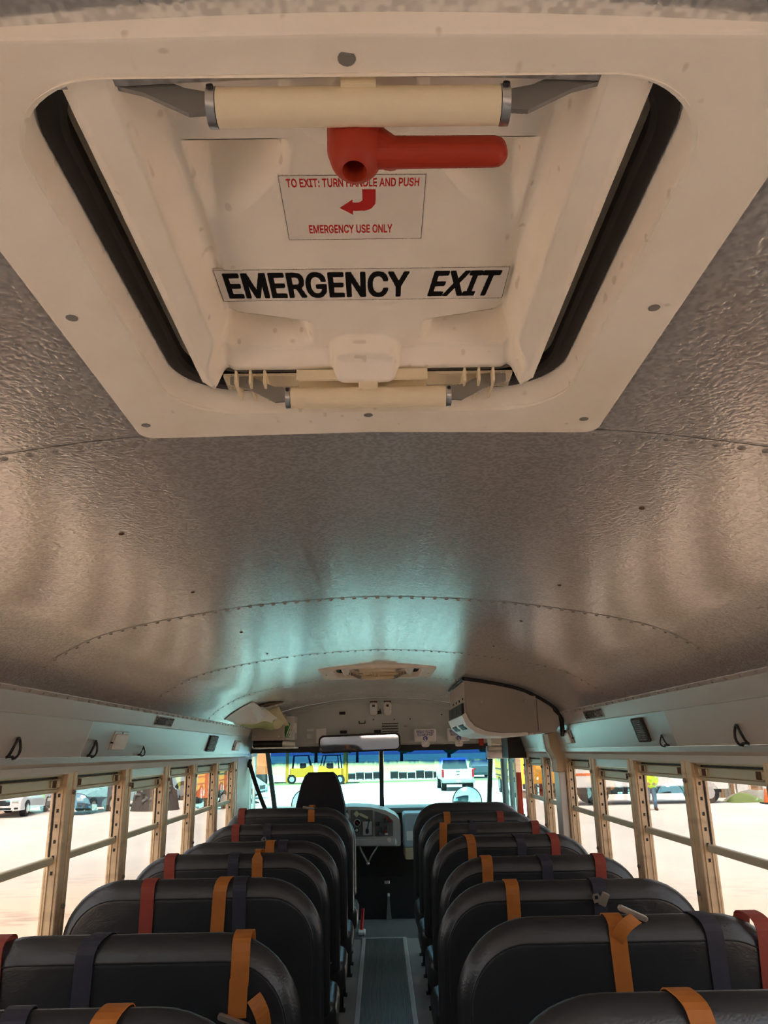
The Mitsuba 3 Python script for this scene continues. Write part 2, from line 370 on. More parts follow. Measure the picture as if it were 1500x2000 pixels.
        for ya, sy in ((y0, 1), (y1, -1)):
            lo, hi = sorted((ya+sy*.022, ya+sy*.095))
            la = add('latch', S(bx(1.168, 1.177, lo, hi, zt-.046, zt-.020, .003)), 'mat_rail', w)
            for d0, d1 in ((.032, .048), (.062, .092)):
                lo, hi = sorted((ya+sy*d0, ya+sy*d1)); add('latch_grip', S(bx(1.165, 1.169, lo, hi, zt-.045, zt-.021, .001)), 'mat_brown' if d1 > .06 else 'mat_tan_metal', la)
        add('meeting_rail', S(bx(1.172, 1.192, y0, y1, 1.134, 1.160, .003)), 'mat_rail', w)
        add('bottom_rail', S(bx(1.180, 1.20, y0, y1, 0.815, 0.835, .003)), 'mat_rail', w)
        q = lambda x, z0, z1: S(mesh_([(x, y0, z0), (x, y1, z0), (x, y1, z1), (x, y0, z1)], [[0, 1, 2, 3]]))
        add('pane', q(1.189, 1.15, zt-.058), 'mat_glass', w)
        add('pane', q(1.197, .83, 1.14), 'mat_glass', w)

# rear wall with the rear windows (behind the camera)
wb = struct('wall_back')
out = Polygon([(-1.2, 0), (1.2, 0), (1.2, 1.45)] + [(x, roof(x)+.03) for x in XS[::-1]] + [(-1.2, 1.45)])
holes = [sbox(-.36, .87, .36, 1.40)]
add('rear_panel', prism(out.difference(unary_union(holes)), -1.61, -1.58, 'y'), 'mat_panel', wb)

# floor
fl = struct('floor')
add('side_deck', bx(-1.2, -.175, -1.58, 7.2, -.03, 0.0), 'mat_floor_grey', fl)
add('side_deck', bx(.175, 1.2, -1.58, 6.4, -.03, 0.0), 'mat_floor_grey', fl)
add('side_deck', bx(.175, .61, 6.4, 7.22, -.03, 0.0), 'mat_floor_grey', fl)
ribs = [bx(-.156, .156, -1.58, 7.2, -.03, .002)]
for x in np.linspace(-.15, .15, 28):
    ribs.append(prism(Polygon([(x-.0036, .001), (x+.0036, .001), (x+.0024, .006), (x-.0024, .006)]), -1.58, 7.2, 'y'))
add('aisle_runner', move(cat_(ribs), .010), 'mat_rubber_floor', fl)
for x in (-.160, .180):
    add('aisle_trim', bx(x-.015, x+.015, -1.58, 7.22, -.01, .008, .003), 'mat_aluminium', fl)
add('runner_end', bx(-.15, .17, 7.2, 7.225, -.03, .007, .002), 'mat_aluminium', fl)
add('front_mat', bx(-1.2, .62, 7.22, 8.4, -.03, .002), 'mat_rubber_floor', fl)
add('step_well', cat_([bx(.62, 1.2, 6.4, 7.9, -.32, -.29), bx(.62, 1.2, 6.4, 6.43, -.3, 0), bx(.6, .63, 6.4, 8.0, -.3, 0)]), 'mat_black', fl)

# ground outside
gr = struct('ground')
add('lot', mesh_([(-400, -200, -.95), (400, -200, -.95), (400, 92, -.95), (-400, 92, -.95)], [[0, 1, 2, 3]]), 'mat_lot', gr)
add('field', mesh_([(-400, 92, -.95), (400, 92, -.95), (400, 600, -.95), (-400, 600, -.95)], [[0, 1, 2, 3]]), 'mat_grass', gr)
vs = []
ys = np.linspace(-40, 60, 60)
kb = mesh_([(x, 66+1.2*math.sin(x*.21)+dy, -.945) for x in np.linspace(-40, 60, 40) for dy in (0, 4.5)], [[2*i, 2*i+2, 2*i+3, 2*i+1] for i in range(39)])
add('grass_strip', kb, 'mat_kerb_grass', gr)

# ------------------------------------------------------------------ roof hatch (twice)
def build_hatch(y_off, first):
    M = T().translate([-0.008, 0.70+y_off, 1.93])
    lab = 'large cream roof hatch above the camera with red turn handle and stickers' if first else 'small distant cream roof hatch near the front of the ceiling'
    h = thing('roof_hatch', lab, 'roof hatch', None)
    A = lambda n, m, b, par=h, sm=False, **k: add(n, m, b, par, sm, M, **k)
    bow = lambda m: (lambda v: (m.vertices.__setitem__((slice(None), 2), v[:, 2] + .006*(1-(v[:, 0]/.325)**2)), m)[1])(m.vertices.copy())
    R = lambda hx, hy, r, z, cy=0.0: xyz(rrect(hx, hy, r, 14, 0, cy), z, 'z')
    fr = loft([R(.325, .3215, .022, .022, -.0035), R(.325, .3215, .022, .004, -.0035), R(.3235, .320, .022, .0008, -.0035), R(.321, .3175, .022, 0, -.0035),
               R(.280, .288, .07, 0.000, -.014), R(.270, .280, .075, -.0004, -.018), R(.262, .273, .08, -.0002, -.022), R(.256, .267, .082, .0012, -.025), R(.2535, .2645, .083, .0026, -.026)], False, False)
    # subdivide along x for the bow
    fr = fr.subdivide(); A('frame', bow(fr), 'mat_cream', sm=40)
    fk = h + '__frame'
    for x, y in ((-.302, -.004), (.297, -.009), (-.001, .256), (.295, .268), (-.305, .268), (-.007, -.306)):
        sc = cat_([cyl((x, y, -.0005), (x, y, .004), .0062, 14), cyl((x, y, -.0012), (x, y, -.0004), .0045, 12)])
        A('screw', move(sc, z=.006*(1-(x/.325)**2)), 'mat_grey_arm', fk)
    th = loft([R(.2560, .2670, .083, .0030, -.027), R(.2475, .2645, .083, .036, -.033), R(.252, .268, .083, .046, -.033), R(.256, .27, .083, .130, -.033)], False, False)
    A('throat', th, 'mat_cream', sm=30)
    ga = loft([R(.2462, .2642, .083, .0325, -.033), R(.241, .259, .08, .0300, -.033), R(.231, .249, .075, .0300, -.033), R(.227, .245, .072, .035, -.033), R(.229, .247, .072, .05, -.033)], False, False)
    A('gasket', ga, 'mat_black_rubber', sm=40)
    A('outer_lid', loft([R(.255, .272, .083, .127, -.033), R(.255, .272, .083, .14, -.033)]), 'mat_dark_gap')
    # inner pan as a relief
    sst = lambda a, b, x: (lambda t: t*t*(3-2*t))(np.clip((x-a)/(b-a), 0, 1))
    nx, ny = 190, 190
    X, Y = np.meshgrid(np.linspace(-.2085, .2085, nx), np.linspace(-.290, .182, ny))
    ax = np.abs(X)
    Z = .052 + 0*X
    edge = .158 + .022*sst(.06, .15, Y)
    Z -= .040*sst(edge, edge+.015, ax)
    Z += .006*sst(.198, .2085, ax)
    Z += .004*sst(edge-.012, edge-.004, ax)*(1-sst(edge-.003, edge+.004, ax))
    u = np.clip((ax-.062)/.095, 0, 1); L = .022 + .105*u**.8
    Z += .064*sst(-.187, -.183, Y)*(1-sst(0, 1, (Y+.182)/L)**.8)*sst(.058, .085, ax)*(1-sst(edge-.022, edge-.008, ax))
    y0 = .062 + (.19-ax)*.28
    Z += .046*sst(y0-.003, y0+.004, Y)*(1-sst(.134, .150, Y))*sst(.062, .095, ax)*(1-sst(edge-.012, edge, ax))
    Z += .010*sst(.106, .110, Y)*(1-sst(.134, .138, Y))*sst(.098, .102, ax)*(1-sst(.166, .170, ax))
    q = np.maximum(np.abs(X+.003)-.020, 0)**2 + (np.maximum(np.abs(Y-.157)-.008, 0)*1.0)**2
    Z -= .020*(1-sst(.014, .024, np.sqrt(q)))
    rr = np.hypot(X+.004, (Y+.235)*.95); Z -= .009*(1-sst(.049, .058, rr))
    Z -= .018*sst(.150, .170, Y)*(1-sst(edge, edge+.02, ax)); Z += .010*sst(.178, .182, Y)
    Z += .0008*(meshkit.noise(np.stack([X*45, Y*45, 0*X], -1))-.5)
    v = np.stack([X, Y, Z], -1).reshape(-1, 3); idx = np.arange(nx*ny).reshape(ny, nx)
    f = np.stack([idx[:-1, :-1], idx[:-1, 1:], idx[1:, 1:], idx[1:, :-1]], -1).reshape(-1, 4)
    rim = np.r_[idx[0, :], idx[1:, -1], idx[-1, -2::-1], idx[-2:0:-1, 0]]
    top = v[rim].copy(); top[:, 2] = .1265; n0 = len(v); v = np.vstack([v, top])
    m = len(rim); k = np.arange(m); sk = np.stack([rim, rim[(k+1) % m], n0+(k+1) % m, n0+k], 1)
    pan = A('inner_pan', mesh_(v, np.vstack([f, sk])), 'mat_cream', sm=50)
    # far shelf with webs
    A('hinge_shelf', cat_([bx(-.185, .185, .186, .224, .030, .034)] + [bx(x-.0015, x+.0015, .170, .222, .012, .030) for x in (-.166, -.148, -.130, .122, .140, .158)] + [bx(-.09, .075, .196, .2, .008, .03), bx(-.09, .075, .170, .174, .016, .03)]), 'mat_cream_yellow')
    for yb, lens in ((-.272, .112), (.188, .105)):
        b = A('hinge_bar', cyl((-.098, yb, .000), (.098, yb, .000), .0130, 28), 'mat_cream_yellow', sm=50)
        A('hinge_flange', cat_([bx(-.099, .099, yb+.002, yb+.0035, -.0135, .001) if yb > 0 else bx(-.099, .099, yb-.006, yb-.003, .0, .012), bx(-.012, .012, yb-.016, yb-.004, .004, .02)]), 'mat_cream_yellow', b)
        for sx in (-1, 1):
            A('end_cap', cat_([cyl((sx*.0985, yb, 0), (sx*.1045, yb, 0), .0136, 28)]), 'mat_steel', b, 40)
            A('end_bolt', cyl((sx*.1015, yb-.0115, .0045), (sx*.1015, yb-.0143, .0055), .0025, 10), 'mat_black', b)
            arm = Polygon([(.104, -.005), (.118, -.006), (.150, .012), (.176, .020), (.176, .034), (.150, .030), (.122, .016), (.104, .012)])
            am = prism(arm, yb-.002, yb+.002, 'y'); am = am if sx > 0 else mirror_x(am)
            A('hinge_arm', am, 'mat_grey_arm')
    # red handle
    hub = m3.Manifold.hull(m3.Manifold.cylinder(.032, .0208, .0212, 40).translate((-.003, -.24, -.020)) + m3.Manifold.sphere(.0195, 40).translate((-.003, -.24, -.023)))
    bar = hull([((.000, -.242, -.025), .0098), ((.098, -.242, -.025), .0092), ((.098, -.240, -.019), .0092), ((.000, -.240, -.019), .0098)], 24)
    fil = hull([((-.003, -.24, -.005), .0150), ((.022, -.24, -.022), .0118)], 24)
    hd = hub + bar + fil - m3.Manifold.cylinder(.03, .0088, .0088, 32).translate((-.004, -.243, -.048)) 
    hm = hd.to_mesh(); A('turn_handle', move(trimesh.Trimesh(hm.vert_properties[:, :3], hm.tri_verts), 0, -.004, .007), 'mat_red_plastic' if first else 'mat_beige', sm=35, label='red plastic turn handle' if first else 'tan turn handle')
    A('handle_stem', cyl((-.003, -.24, .02), (-.003, -.24, .048), .02, 24), 'mat_cream')
    # stickers; lettering reads from below
    ky = 1.0344; sy_ = lambda y: (y+.70)*ky-.70+.007; sx_ = lambda x: (x-.008)*ky+.008
    def below(m, x, y, z):
        x, y = sx_(x), sy_(y)
        m = m.copy(); m.vertices[:, 1] *= -1; m.vertices[:, 2] *= -1; m.faces = m.faces[:, ::-1]; return move(m, x, y, z)
    z0 = .0512
    sb = lambda a, b, c, d, e, f: bx(sx_(a), sx_(b), sy_(c), sy_(d), e, f)
    st = A('warning_sticker', sb(-.071, .0545, -.172, -.0865, z0, z0+.001), 'mat_sticker', label='white sticker with red instructions and arrow')
    A('sticker_edge', cat_([sb(-.071, .0545, -.0870, -.0865, z0-.0002, z0+.001), sb(-.071, -.0705, -.172, -.0865, z0-.0002, z0+.001), sb(.054, .0545, -.172, -.0865, z0-.0002, z0+.001), sb(-.071, .0545, -.172, -.1715, z0-.0002, z0+.001)]), 'mat_dark_gap', st)
    A('lettering', below(text('TO EXIT: TURN HANDLE AND PUSH', .0098, .118, bold=True), -.008, -.163, z0), 'mat_ink_red', st)
    A('lettering', below(text('EMERGENCY USE ONLY', .0112, .080, bold=True), -.012, -.102, z0), 'mat_ink_red', st)
    ar = Polygon([(-.001, .0150), (.0095, .0150), (.0095, .004), (.009, -.001), (.006, -.006), (.001, -.0085), (-.009, -.0085), (-.009, -.013), (-.0195, -.0052), (-.009, .004), (-.009, .0005), (-.004, .0005), (-.001, .003)])
    am = prism(ar, 0, .0004, 'z'); am.apply_scale((1.15, 1.2, 1)); A('arrow', below(am, .001, -.137, z0), 'mat_ink_red', st)
    s2 = A('exit_sticker', sb(-.153, .147, -.040, .016, z0, z0+.001), 'mat_sticker', label='white sticker with bold black EMERGENCY EXIT')
    A('sticker_edge', cat_([sb(-.153, .147, y, y+.0005, z0-.0002, z0+.001) for y in (-.040, .0155)] + [sb(x, x+.0005, -.040, .016, z0-.0002, z0+.001) for x in (-.153, .1465)]), 'mat_dark_gap', s2)
    fat = lambda m: cat_([move(m, dx, dy) for dx, dy in ((-.0007, -.0003), (.0007, .0003), (-.0003, .0005), (.0003, -.0005))])
    A('lettering', below(fat(text('EMERGENCY', .043, .196, bold=True)), -.050, -.012, z0), 'mat_ink_black', s2)
    A('lettering', below(fat(text('EXIT', .043, .070, bold=True, slant=.12)), .103, -.012, z0), 'mat_ink_black', s2)
    return h
build_hatch(0.0, True)
build_hatch(3.89, False)

# ------------------------------------------------------------------ bus seats
TILT = 7.0
def slab(hx, h, t, R_top, bottom_r=.03, n=10, groove=True):
    """upholstered back: outline in x-z (z from 0 to h), thickness t about y=0, back face towards -y"""
    c = t/2
    prof = [(.30, -c*1.0), (.066, -c*.985), (.0575, -c*.95), (.0555, -c*1.02), (.0525, -c*1.03), (.050, -c*.965), (.038, -c*.90), (.025, -c*.76), (.015, -c*.58), (.008, -c*.38), (.003, -c*.16), (0, c*.1),
            (.002, c*.4), (.009, c*.8), (.022, c), (.10, c*1.05), (.3, c*1.05)] if groove else \
           [(.2, -c), (.03, -c), (.012, -c*.85), (.003, -c*.5), (0, 0), (.003, c*.5), (.012, c*.85), (.03, c), (.2, c)]
    rings = []
    for ins, y in prof:
        i = min(ins, hx*.9, h*.45)
        p = rrect(hx-i*(.62 if i < .1 else 1), h/2-i, [max(R_top-i, .012), max(R_top-i, .012), bottom_r, bottom_r], n, 0, h/2)
        rings.append(xyz(p, y, 'y'))
    return loft(rings), c
def strap_path(h, c, back_len, front_len=.10):
    """(y, z) down the front, over the rounded top and down the back"""
    a = np.linspace(math.pi/2, -math.pi/2, 9)
    o = .0035
    top = [( (c*1.02+o)*math.sin(t), h-.030+(.030+o)*max(0, math.cos(t))**.6) for t in a]
    return [(c*1.05+o, h-front_len)] + top + [q for q in [(-c*1.04-o, h-.052), (-c*1.02-o, h-.075), (-c*1.0-o-.001, h-.11), (-c*1.0-o-.003, h-.5*back_len)] if h-q[1] < back_len-.015 and (h-q[1] < .12 or back_len > .26)] + [(-c*1.0-o, h-back_len)]
def tilt_m(x, ytop, h, zbase, c):
    a = math.radians(TILT)
    # the back's upper rear edge lies at ytop
    yb = ytop + h*math.sin(a) + c*math.cos(a)
    return T().translate([x, yb, zbase]).rotate([1, 0, 0], TILT)
SLABS = {}
def bus_seat(side, ytop, ztop, x_in, label, straps=(), name='bus_bench', cat='bus seat', grp='high-backed seats in rows along the aisle', cushion=True):
    s = -1 if side == 'left' else 1
    x_out = 1.135; hx = (x_out-x_in)/2; xc = s*(x_out+x_in)/2
    zb = .40; h = ztop-zb; h /= math.cos(math.radians(TILT)); t = .082
    k = thing(name, label, cat, grp)
    m, c = slab(hx, h, t, .215)
    M = tilt_m(xc, ytop, h, zb, c)
    add('backrest', m, 'mat_vinyl' if cushion else 'mat_vinyl_grey', k, 35, M)
    yf = ytop + h*math.sin(math.radians(TILT)) + 2*c
    if cushion:
        cw = rbox(hx+.012, .215, .07, .285, .445, 'z', .045, 8, xc-s*.012, yf+.19)
        add('cushion', cw, 'mat_vinyl', k, 50)
        add('seat_frame', cat_([bx(min(s*(x_in+.02), s*1.12), max(s*(x_in+.02), s*1.12), yf+.02, yf+.05, .25, .285), bx(min(s*(x_in+.02), s*1.12), max(s*(x_in+.02), s*1.12), yf+.33, yf+.36, .25, .285)]), 'mat_black', k)
        for yy in (yf+.035, yf+.345):
            add('leg', cat_([tube([(s*(x_in+.05), yy, .265), (s*(x_in+.045), yy, .0)], .016, 8), bx(s*(x_in+.05)-.03, s*(x_in+.05)+.03, yy-.03, yy+.03, 0, .008)]), 'mat_black', k)
    else:
        for xx in (x_in+.06, 1.05):
            add('leg', cat_([tube([(s*xx, yf-.02, zb+.05), (s*xx, yf-.02, .0)], .018, 8), bx(s*xx-.03, s*xx+.03, yf-.05, yf+.01, 0, .008)]), 'mat_black', k)
    for st in straps:
        colr, x, L = st[0], st[1], st[2]
        o = st[3] if len(st) > 3 else {}
        lx = x - xc
        pth = np.array(strap_path(h, c, L, .08)); n = len(pth); j10 = min(11, n-2)
        run = np.r_[0, np.cumsum(np.hypot(*np.diff(pth, axis=0).T))]; mid = run[5]      # length along the strap, from the crest of the seatback
        dx = np.interp(run, [0, mid, mid+.07, run[-1]], [-o.get('slant', 0), -o.get('slant', 0)*.6, 0, o.get('drift', 0)])
        pts = np.stack([lx+dx, pth[:, 0], pth[:, 1]], 1)
        pts = curve(pts, 40) if False else pts
        w = np.full(n, .047)
        if o.get('twist'): w[4:8] = .022; pts[3:8, 2] += .012
        rb = ribbon(pts, (1, 0, 0), w, .0025)
        names = {'orange': 'orange', 'red': 'dark red', 'navy': 'navy'}
        sk = add('strap', rb, 'mat_strap_'+colr, k, False, M, label=names[colr]+' seat belt strap over the seatback')
        b = o.get('buckle')
        if b:
            bxx, byy, bz, ang, kind = b
            if kind == 'plate':   # long metal end fitting
                parts = [rbox(.043, .008, .007, -.006, .006, 'y', .002), move(rbox(.037, .005, .003, -.0065, -.0045, 'y', .0005), z=.001)]
                pl = cat_(parts)
            else:                  # latch body with a tongue ring
                ring = m3.CrossSection([[(-.011, -.013), (.011, -.013), (.014, .006), (.009, .016), (-.009, .016), (-.014, .006)]]) - m3.CrossSection([[(-.006, -.002), (.006, -.002), (.006, .010), (-.006, .010)]])
                rm = m3.Manifold.extrude(ring, .003).to_mesh(); rv = rm.vert_properties[:, :3]
                rg = trimesh.Trimesh(np.stack([rv[:, 0]-.030, rv[:, 2]-.004, rv[:, 1]-.010], 1), rm.tri_verts)
                rg = rot(rg, -35, (0, 1, 0), (-.03, 0, 0)); pl = cat_([rbox(.013, .022, .003, -.007, .007, 'y', .002), rg])
            pl = rot(pl, ang, (0, 1, 0)); pl = move(pl, lx+bxx, -c-.014+byy, h+bz)
            add('buckle', pl, 'mat_buckle', sk, 30, M, label='metal buckle')
        if o.get('fold'):
            q = curve([(lx-.004, -c-.008, h-.045), (lx+.012, -c-.020, h-.012), (lx+.050, -c-.012, h+.010)], 8)
            add('strap_fold', ribbon(q, (.75, 0, -.6), .04, .0025), 'mat_strap_'+colr, sk, False, M)
        e = o.get('tail')
        if e:
            q = curve([(lx+e[0], -c-.01, h-L+.05), (lx+e[0]+.02, -c-.03, h-L+.03), (lx+e[0]+.03, -c-.02, h-L-.02)], 8)
            add('strap_tail', ribbon(q, (0.8, 0.0, 0.6), .04, .0025), 'mat_strap_'+colr, sk, False, M)
    return k
seats = [
 ('left', 1.58, 1.055, .21, 'nearest black seat left of aisle, only its top edge showing', [('navy', -.66, .3, {'slant': .02}), ('orange', -.508, .3, {'slant': -.02})]),
 ('left', 2.22, 1.050, .215, 'large black seat left of aisle, navy strap and orange strap ending in a buckle', [('red', -1.0, .4), ('navy', -.765, .4, {'slant': -.04, 'drift': -.02}), ('orange', -.365, .185, {'drift': -.008, 'slant': .0, 'buckle': (-.012, -.008, -.185, 20, 'plate'), 'tail': (.035,)})]),
 ('left', 2.98, 1.074, .21, 'black seat left of aisle with red strap and orange and navy straps together', [('red', -.825, .4, {'drift': -.01}), ('orange', -.572, .4, {'slant': -.02, 'drift': -.02}), ('navy', -.503, .4)]),
 ('left', 3.72, 1.071, .235, 'black seat left of aisle with red, navy and twisted raised orange strap', [('red', -.942, .4), ('navy', -.66, .4), ('orange', -.553, .4, {'twist': 1})]),
 ('left', 4.42, 1.049, .225, 'black seat left of aisle with only an orange strap touching a navy one', [('orange', -.593, .4), ('navy', -.525, .4)]),
 ('left', 5.15, 1.073, .215, 'black seat left of aisle with red strap and navy strap with dark buckle', [('red', -.907, .4), ('navy', -.71, .4, {'buckle': (-.01, -.004, -.10, 90, 'ring')})]),
 ('left', 5.9, 1.119, .20, 'frontmost black seat left of aisle with orange buckle on its top edge', [('red', -1.0, .4, {'slant': 0}), ('orange', -.50, .09, {'buckle': (-.02, .02, .004, 10, 'plate'), 'twist': 1})]),
 ('right', 1.62, 1.051, .20, 'nearest black seat right of aisle, only top edge and orange strap showing', [('orange', .585, .4, {'slant': .03, 'drift': .03})]),
 ('right', 2.337, 1.050, .20, 'large black seat right of aisle with orange strap folded up to metal plate', [('orange', .640, .5, {'drift': .03, 'buckle': (.052, .035, .012, 24, 'plate'), 'fold': 1}), ('navy', .905, .4, {'slant': .04, 'drift': .02, 'buckle': (.035, -.012, -.215, -60, 'ring')}), ('red', 1.045, .4, {'slant': .03})]),
 ('right', 2.956, 1.050, .19, 'black seat right of aisle with orange strap and dangling silver latch', [('orange', .456, .4, {'drift': .01}), ('navy', .761, .4, {'buckle': (.006, -.012, -.045, 25, 'ring')})]),
 ('right', 3.62, 1.050, .245, 'black seat right of aisle, fourth from the camera, orange, faint navy, red straps', [('orange', .456, .4), ('navy', .715, .4, {'slant': .02}), ('red', .946, .4)]),
 ('right', 4.4, 1.060, .26, 'black seat right of aisle, fourth from the front, slanted orange, navy, red straps', [('orange', .478, .4, {'slant': .02, 'drift': .01}), ('navy', .742, .4, {'slant': .03}), ('red', .922, .4, {'slant': .02})]),
 ('right', 5.15, 1.060, .255, 'black seat right of aisle with orange, red and thin twisted navy strap', [('orange', .385, .4, {'slant': -.01, 'drift': -.01}), ('navy', .567, .3, {'twist': 1, 'drift': .02}), ('red', .963, .4)]),
 ('right', 5.85, 1.071, .26, 'frontmost strapped black seat right of the aisle with short orange and red straps', [('orange', .469, .4), ('red', .848, .4)]),
]
for a in seats: bus_seat(*a)
bus_seat('right', 6.5, 1.097, .25, 'plain charcoal padded barrier at the front right without straps', name='padded_barrier', cat='barrier', grp=None, cushion=False)
bus_seat('left', 6.62, 1.035, .205, 'dark padded barrier right behind the driver seat, its aisle edge showing', name='padded_barrier', cat='barrier', grp=None, cushion=False)

# ------------------------------------------------------------------ front of the bus
wf = struct('wall_front')
pts = [(-1.15, 1.53), (1.15, 1.53), (1.15, 1.46)]
bk = Polygon([(-1.16, 1.535), (1.16, 1.535), (1.16, 1.66), (1.09, 1.69)] + [(x, roof(x)+.004) for x in XS[::-1]] + [(-1.09, 1.69), (-1.16, 1.66)])
add('bulkhead_panel', prism(bk, 7.03, 7.05, 'y'), 'mat_paint_grey', wf)
cove = []
for a in np.linspace(0, math.pi/2, 6):
    cove.append(np.array([(x, 6.93+.10*math.sin(a), roof(x)-.002-.05*(1-math.cos(a))*1.0) for x in XS]))
n = len(XS); add('cove', mesh_(np.vstack(cove), [[k*n+i, k*n+i+1, (k+1)*n+i+1, (k+1)*n+i] for k in range(5) for i in range(n-1)]), 'mat_paint_grey', wf, True)
add('cove_bead', tube([(x, 6.93, roof(x)-.004) for x in XS], .004, 6), 'mat_galvanised', wf, True)
add('visor_strip', bx(-1.16, 1.16, 7.01, 7.06, 1.500, 1.548, .004), 'mat_black', wf)
add('corner_post', bx(-1.20, -1.145, 6.50, 7.14, 0.0, 1.56, .006), 'mat_panel', wf)
for x in (-.33, -.01): add('clip_plate', bx(x-.026, x+.026, 7.018, 7.031, 1.815 if x < -.2 else 1.815, 1.840, .002), 'mat_black', wf)
for x in (-.32, -.02): add('clip_plate', bx(x-.030, x+.030, 7.018, 7.031, 1.655, 1.680, .002), 'mat_black', wf)
for x, z in ((-.155, 1.745), (-.02, 1.845)):
    add('bracket', cat_([bx(x-.03, x-.022, 7.015, 7.031, z-.008, z+.014), bx(x+.022, x+.03, 7.015, 7.031, z-.008, z+.014), bx(x-.03, x+.03, 7.022, 7.031, z-.01, z-.004)]), 'mat_black', wf)
for z in (1.665, 1.687, 1.709, 1.731): add('vent_slot', bx(.02, .165, 7.022, 7.0312, z-.0035, z+.0035, .001), 'mat_black', wf)
for x, z in ((-.055, 1.768), (.27, 1.768), (.13, 1.765), (-.85, 1.60), (.55, 1.80)): add('screw', cyl((x, 7.031, z), (x, 7.024, z), .006, 10), 'mat_black', wf)
add('notice_plate', bx(-.56, -.47, 7.024, 7.031, 1.575, 1.70, .001), 'mat_galvanised', wf)
add('notice_plate', bx(-.645, -.585, 7.024, 7.031, 1.615, 1.655, .001), 'mat_white_plastic', wf)
add('notice_plate', bx(-.645, -.58, 7.026, 7.031, 1.675, 1.70, .001), 'mat_galvanised', wf)
add('notice_plate', bx(.21, .25, 7.026, 7.031, 1.70, 1.712, .001), 'mat_beige', wf)

# windscreen (two flat panes, centre bar, corner posts), driver's side window, entry door
win_no[0] += 1
ww = struct(f'window_{win_no[0]}')
q4 = lambda P: mesh_(P, [[0, 1, 2, 3]])
for x0, x1 in ((-1.06, -.012), (.032, 1.07)):
    add('pane', q4([(x0, 7.93, .975), (x1, 7.93, .975), (x1, 7.78, 1.56), (x0, 7.78, 1.56)]), 'mat_windscreen', ww)
    add('shade_band', q4([(x0, 7.868, 1.20), (x1, 7.868, 1.20), (x1, 7.775, 1.56), (x0, 7.775, 1.56)]), 'mat_shade_band', ww)
add('soffit', bx(-1.2, 1.2, 7.05, 7.95, 1.56, 1.60), 'mat_paint_grey', ww)
add('cowl', bx(-1.2, 1.2, 7.925, 8.42, .93, .975, .004), 'mat_dash', ww)
add('side_sheet', bx(-1.215, -1.197, 7.2, 8.4, -.5, .80), 'mat_paint_grey', ww)
bar = lambda xa, xb, w: loft([np.array([(xa-w, 7.905, .97), (xa+w, 7.905, .97), (xa+w, 7.945, .97), (xa-w, 7.945, .97)]), np.array([(xb-w, 7.755, 1.565), (xb+w, 7.755, 1.565), (xb+w, 7.795, 1.565), (xb-w, 7.795, 1.565)])])
add('centre_bar', bar(.01, .01, .020), 'mat_black', ww)
add('corner_bar', bar(-1.02, -1.095, .020), 'mat_black', ww)
add('corner_bar', bar(1.045, 1.075, .020), 'mat_black', ww)
for sx in (-1, 1):
    add('corner_pane', q4([(sx*1.06, 7.93, .975), (sx*1.19, 7.72, .975), (sx*1.19, 7.60, 1.56), (sx*1.09, 7.78, 1.56)]), 'mat_windscreen', ww)
win_no[0] += 1
wd = struct(f'window_{win_no[0]}')
add('pane', q4([(-1.195, 7.16, .82), (-1.195, 7.72, .82), (-1.195, 7.62, 1.5), (-1.195, 7.16, 1.5)]), 'mat_windscreen', wd)
add('frame', cat_([bx(-1.205, -1.18, 7.14, 7.175, .80, 1.5, .003), bx(-1.205, -1.18, 7.14, 7.75, 1.47, 1.5, .003), bx(-1.205, -1.18, 7.43, 7.455, .80, 1.5, .003), bx(-1.205, -1.18, 7.68, 7.71, .80, 1.56, .003), bx(-1.21, -1.17, 7.14, 7.95, .79, .82, .003)]), 'mat_white_plastic', wd)
dr1 = struct('door_1')
for a, b in ((6.98, 7.31), (7.33, 7.66)):
    lf = add('leaf_frame', cat_([bx(1.165, 1.195, a, a+.035, -.28, 1.54, .004), bx(1.165, 1.195, b-.035, b, -.28, 1.54, .004), bx(1.165, 1.195, a, b, 1.46, 1.54, .004), bx(1.165, 1.195, a, b, .52, .58, .004), bx(1.165, 1.195, a, b, -.28, -.2, .004)]), 'mat_grey_arm', dr1)
    for z0, z1 in ((-.2, .52), (.58, 1.46)):
        add('pane', q4([(1.18, a+.03, z0), (1.18, b-.03, z0), (1.18, b-.03, z1), (1.18, a+.03, z1)]), 'mat_windscreen', lf)
add('door_post', bx(1.15, 1.20, 6.90, 6.97, -.3, 1.56, .004), 'mat_tan_metal', dr1)
add('door_post', bx(1.15, 1.20, 7.67, 7.73, -.3, 1.56, .004), 'mat_grey_arm', dr1)
add('door_header', bx(1.15, 1.20, 6.45, 7.73, 1.50, 1.58, .004), 'mat_paint_grey', dr1)

# rear-view mirror
t = thing('rear_view_mirror', 'wide black framed rear view mirror hanging above the windscreen', 'mirror')
def tiltm(m): return rot(rot(m, -1.5, (0, 1, 0), (-.175, 6.9, 1.57)), 3, (1, 0, 0), (-.175, 6.9, 1.57))
add('housing', tiltm(move(rbox(.352, .074, .045, 6.885, 6.925, 'y', .008, 8), -.175, 0, 1.571)), 'mat_black', t, 40)
add('glass', tiltm(move(rbox(.338, .060, .034, 6.8825, 6.886, 'y', .001, 8), -.175, 0, 1.571)), 'mat_mirror', t)
add('bracket', cat_([tube([(x, 7.03, 1.63), (x, 6.97, 1.63), (x, 6.92, 1.60)], .008, 8) for x in (-.33, -.02)]), 'mat_black', t)

